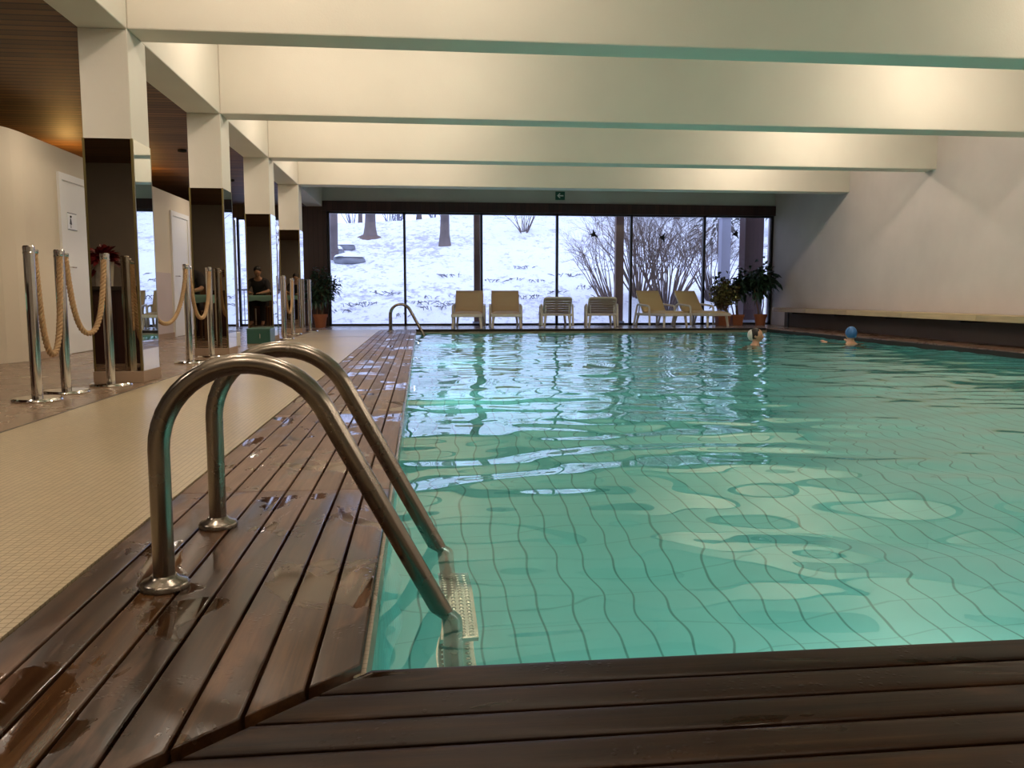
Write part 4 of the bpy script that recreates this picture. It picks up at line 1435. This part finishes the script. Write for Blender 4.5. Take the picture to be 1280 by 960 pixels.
make_shrub(on_ground(655, 291), 1.9, 1.9, 1, 'small bare bush standing alone high on the snowy slope', M_twig, 14, 3)
make_shrub(on_ground(832, 392), 2.7, 1.9, 2, 'large dense bare bush behind the fifth pane', M_twigl, 46, 5)
make_shrub(on_ground(800, 372), 3.0, 2.2, 13, 'tall bare bush behind the large dense one, reaching the top of the fifth pane', M_twigl, 30, 5)
make_shrub(on_ground(765, 385), 2.5, 1.7, 3, 'leaning bare bush behind the reddish post', M_twigl, 16, 4, -0.3)
x_, y_, z_ = on_ground(890, 376); make_shrub((x_, y_, z_), 2.4, 1.5, 4, 'bare bush behind the sixth pane, left of the pale outdoor wall', M_twig, 30, 4)
# low brush in front of the distant row of trees
br0 = []
for i in range(18):
    x = -13 + i * 1.35 + rnd.uniform(-0.5, 0.5); y = rnd.uniform(46.5, 50)
    if i < 3:
        o = make_shrub((x, y, gz(x, y)), 2.2, 1.8, 60 + i, 'low bare brush on the skyline of the snowy slope', M_brush, 12, 3, 0, 'shrub'); o['group'] = 'brush on the skyline'; br0.append(o)
    else:
        o = copy_tree(br0[i % 3]); o.location = (x, y, gz(x, y)); o.rotation_euler = (0, 0, rnd.uniform(0, 6))
make_shrub((-4.45, 26.0, gz(-4.45, 26)), 3.4, 1.3, 6, 'dark bare bush seen through the narrow window between the columns', M_twig, 16, 4)


def tuft(loc, seed, label, r=0.4, n=16):
    rnd = random.Random(seed); mb = MB()
    for i in range(n):
        a = rnd.uniform(0, 2 * PI); q = r * math.sqrt(rnd.random())
        p = Vector((math.cos(a) * q, math.sin(a) * q, -0.04))
        d = Vector((rnd.gauss(0, 0.9), rnd.gauss(0, 0.9), 0.8))
        mb.tube([p, p + d * 0.09, p + d * 0.15 + Vector((0, 0, -0.03))], [0.012, 0.010, 0.004], 3, caps=False)
        leaf(mb, p + d * 0.06, d, 0.11, 0.045, rnd, 0.3)
    return mb


M_dead = m_leaf('dead_plants', (0.12, 0.125, 0.15), (0.26, 0.26, 0.30))
tl = [(470, 366), (486, 368), (445, 382), (428, 390), (460, 380), (533, 372), (551, 378), (562, 381), (540, 386), (520, 380), (576, 372), (590, 383), (640, 350), (665, 372), (560, 345), (500, 395), (655, 335), (676, 352), (708, 345), (735, 360), (745, 338), (760, 372), (690, 366), (613, 352)]
base_t = []
for i, (px, py) in enumerate(tl):
    p = on_ground(px, py)
    lb = 'small clump of dead plants poking through the snow on the slope'
    if i < 5:
        o = tuft(p, 90 + i, lb, rnd.uniform(0.3, 0.5)).build('dead_plant_clump', M_dead, loc=p, label=lb, cat='plant', group='dead plants in the snow'); base_t.append(o)
    else:
        o = copy_tree(base_t[i % 5]); o.location = p; o.rotation_euler = (0, 0, rnd.uniform(0, 6)); k = rnd.uniform(0.8, 1.3); o.scale = (k, k, k)


def boulder(px, py, rx, ry, rz, seed, label):
    p = on_ground(px, py)
    t = empty('boulder', p, 0, label, 'boulder', 'boulders on the snowy slope')
    f = lambda s: (lambda q, c: Vector((c.x * s, c.y * s, c.z)) * (1 + 0.22 * noise.noise((q.x * 1.6 + seed, q.y * 1.6, q.z * 1.6))))
    b = MB(); b.sphere((0, 0, rz * 0.25), rx, ry, rz, 22, 14, f(1.0)); b.build('stone', M_rock, t, smooth=180)
    b = MB(); b.sphere((0, 0, rz * 0.42), rx * 0.95, ry * 0.95, rz, 22, 14, f(1.0))
    b.v = [(v[0], v[1], max(v[2], rz * 0.8)) for v in b.v]
    b.build('snow_cap', M_snowcap, t, smooth=180)


boulder(436, 329, 0.62, 0.5, 0.26, 1, 'long low boulder with snow on top, front one of the three')
boulder(420, 318, 0.34, 0.3, 0.24, 5, 'rounded boulder at the left, behind the long low one')
boulder(432, 312, 0.42, 0.3, 0.22, 9, 'snowy boulder at the back of the group of three')


def conifer(loc, H, w, seed, label):
    rnd = random.Random(seed)
    t = empty('conifer', loc, 0, label, 'tree', 'dark conifers at the top right of the slope')
    MB().tube([(0, 0, -0.2), (0, 0, H * 0.95)], [0.16, 0.02], 8).build('trunk', M_trunk, t, smooth=60)
    fb = MB()
    for i in range(1100):
        f = rnd.random() ** 0.8; z = H * (0.05 + 0.93 * f); r = w * (1 - f) * rnd.uniform(0.5, 1.0) + 0.05
        a = rnd.uniform(0, 2 * PI)
        p = Vector((math.cos(a) * r * 0.6, math.sin(a) * r * 0.6, z))
        leaf(fb, p, Vector((math.cos(a), math.sin(a), -0.25)), 0.16 + r * 0.22, 0.09, rnd, 0.25)
    fb.build('foliage', M_conifer, t)


for i, (px, Y, H, w, lb) in enumerate(((800, 44, 7, 2.2, 'dark conifer behind the large bush, leftmost of the dark trees'), (845, 40, 8, 2.4, 'dark conifer behind the large bush, in the middle of the dark trees'), (900, 31, 6.5, 1.7, 'dark conifer seen above the sixth pane, left of the pillar'), (965, 36, 8, 2.6, 'dark conifer seen right of the dark pillar'))):
    x, _ = at(px, 330, Y)
    conifer((x, Y, gz(x, Y) - 0.1), H, w, 30 + i, lb)

# railing outside the narrow window
t = empty('garden_railing', (-3.4, 21.2, gz(-3.4, 21.2)), 0, 'thin dark railing outside the narrow window', 'railing')
b = MB(); b.tube([(-1.2, 0, 0.9), (0.8, 0, 0.9)], 0.018, 6); b.tube([(-1.2, 0, 0.15), (0.8, 0, 0.15)], 0.012, 6)
b.build('rail', M_blackplastic, t, smooth=60)
for i in range(9):
    MB().tube([(-1.2 + i * 0.25, 0, -0.1), (-1.2 + i * 0.25, 0, 0.9)], 0.010, 6).build('baluster', M_blackplastic, t, smooth=60)
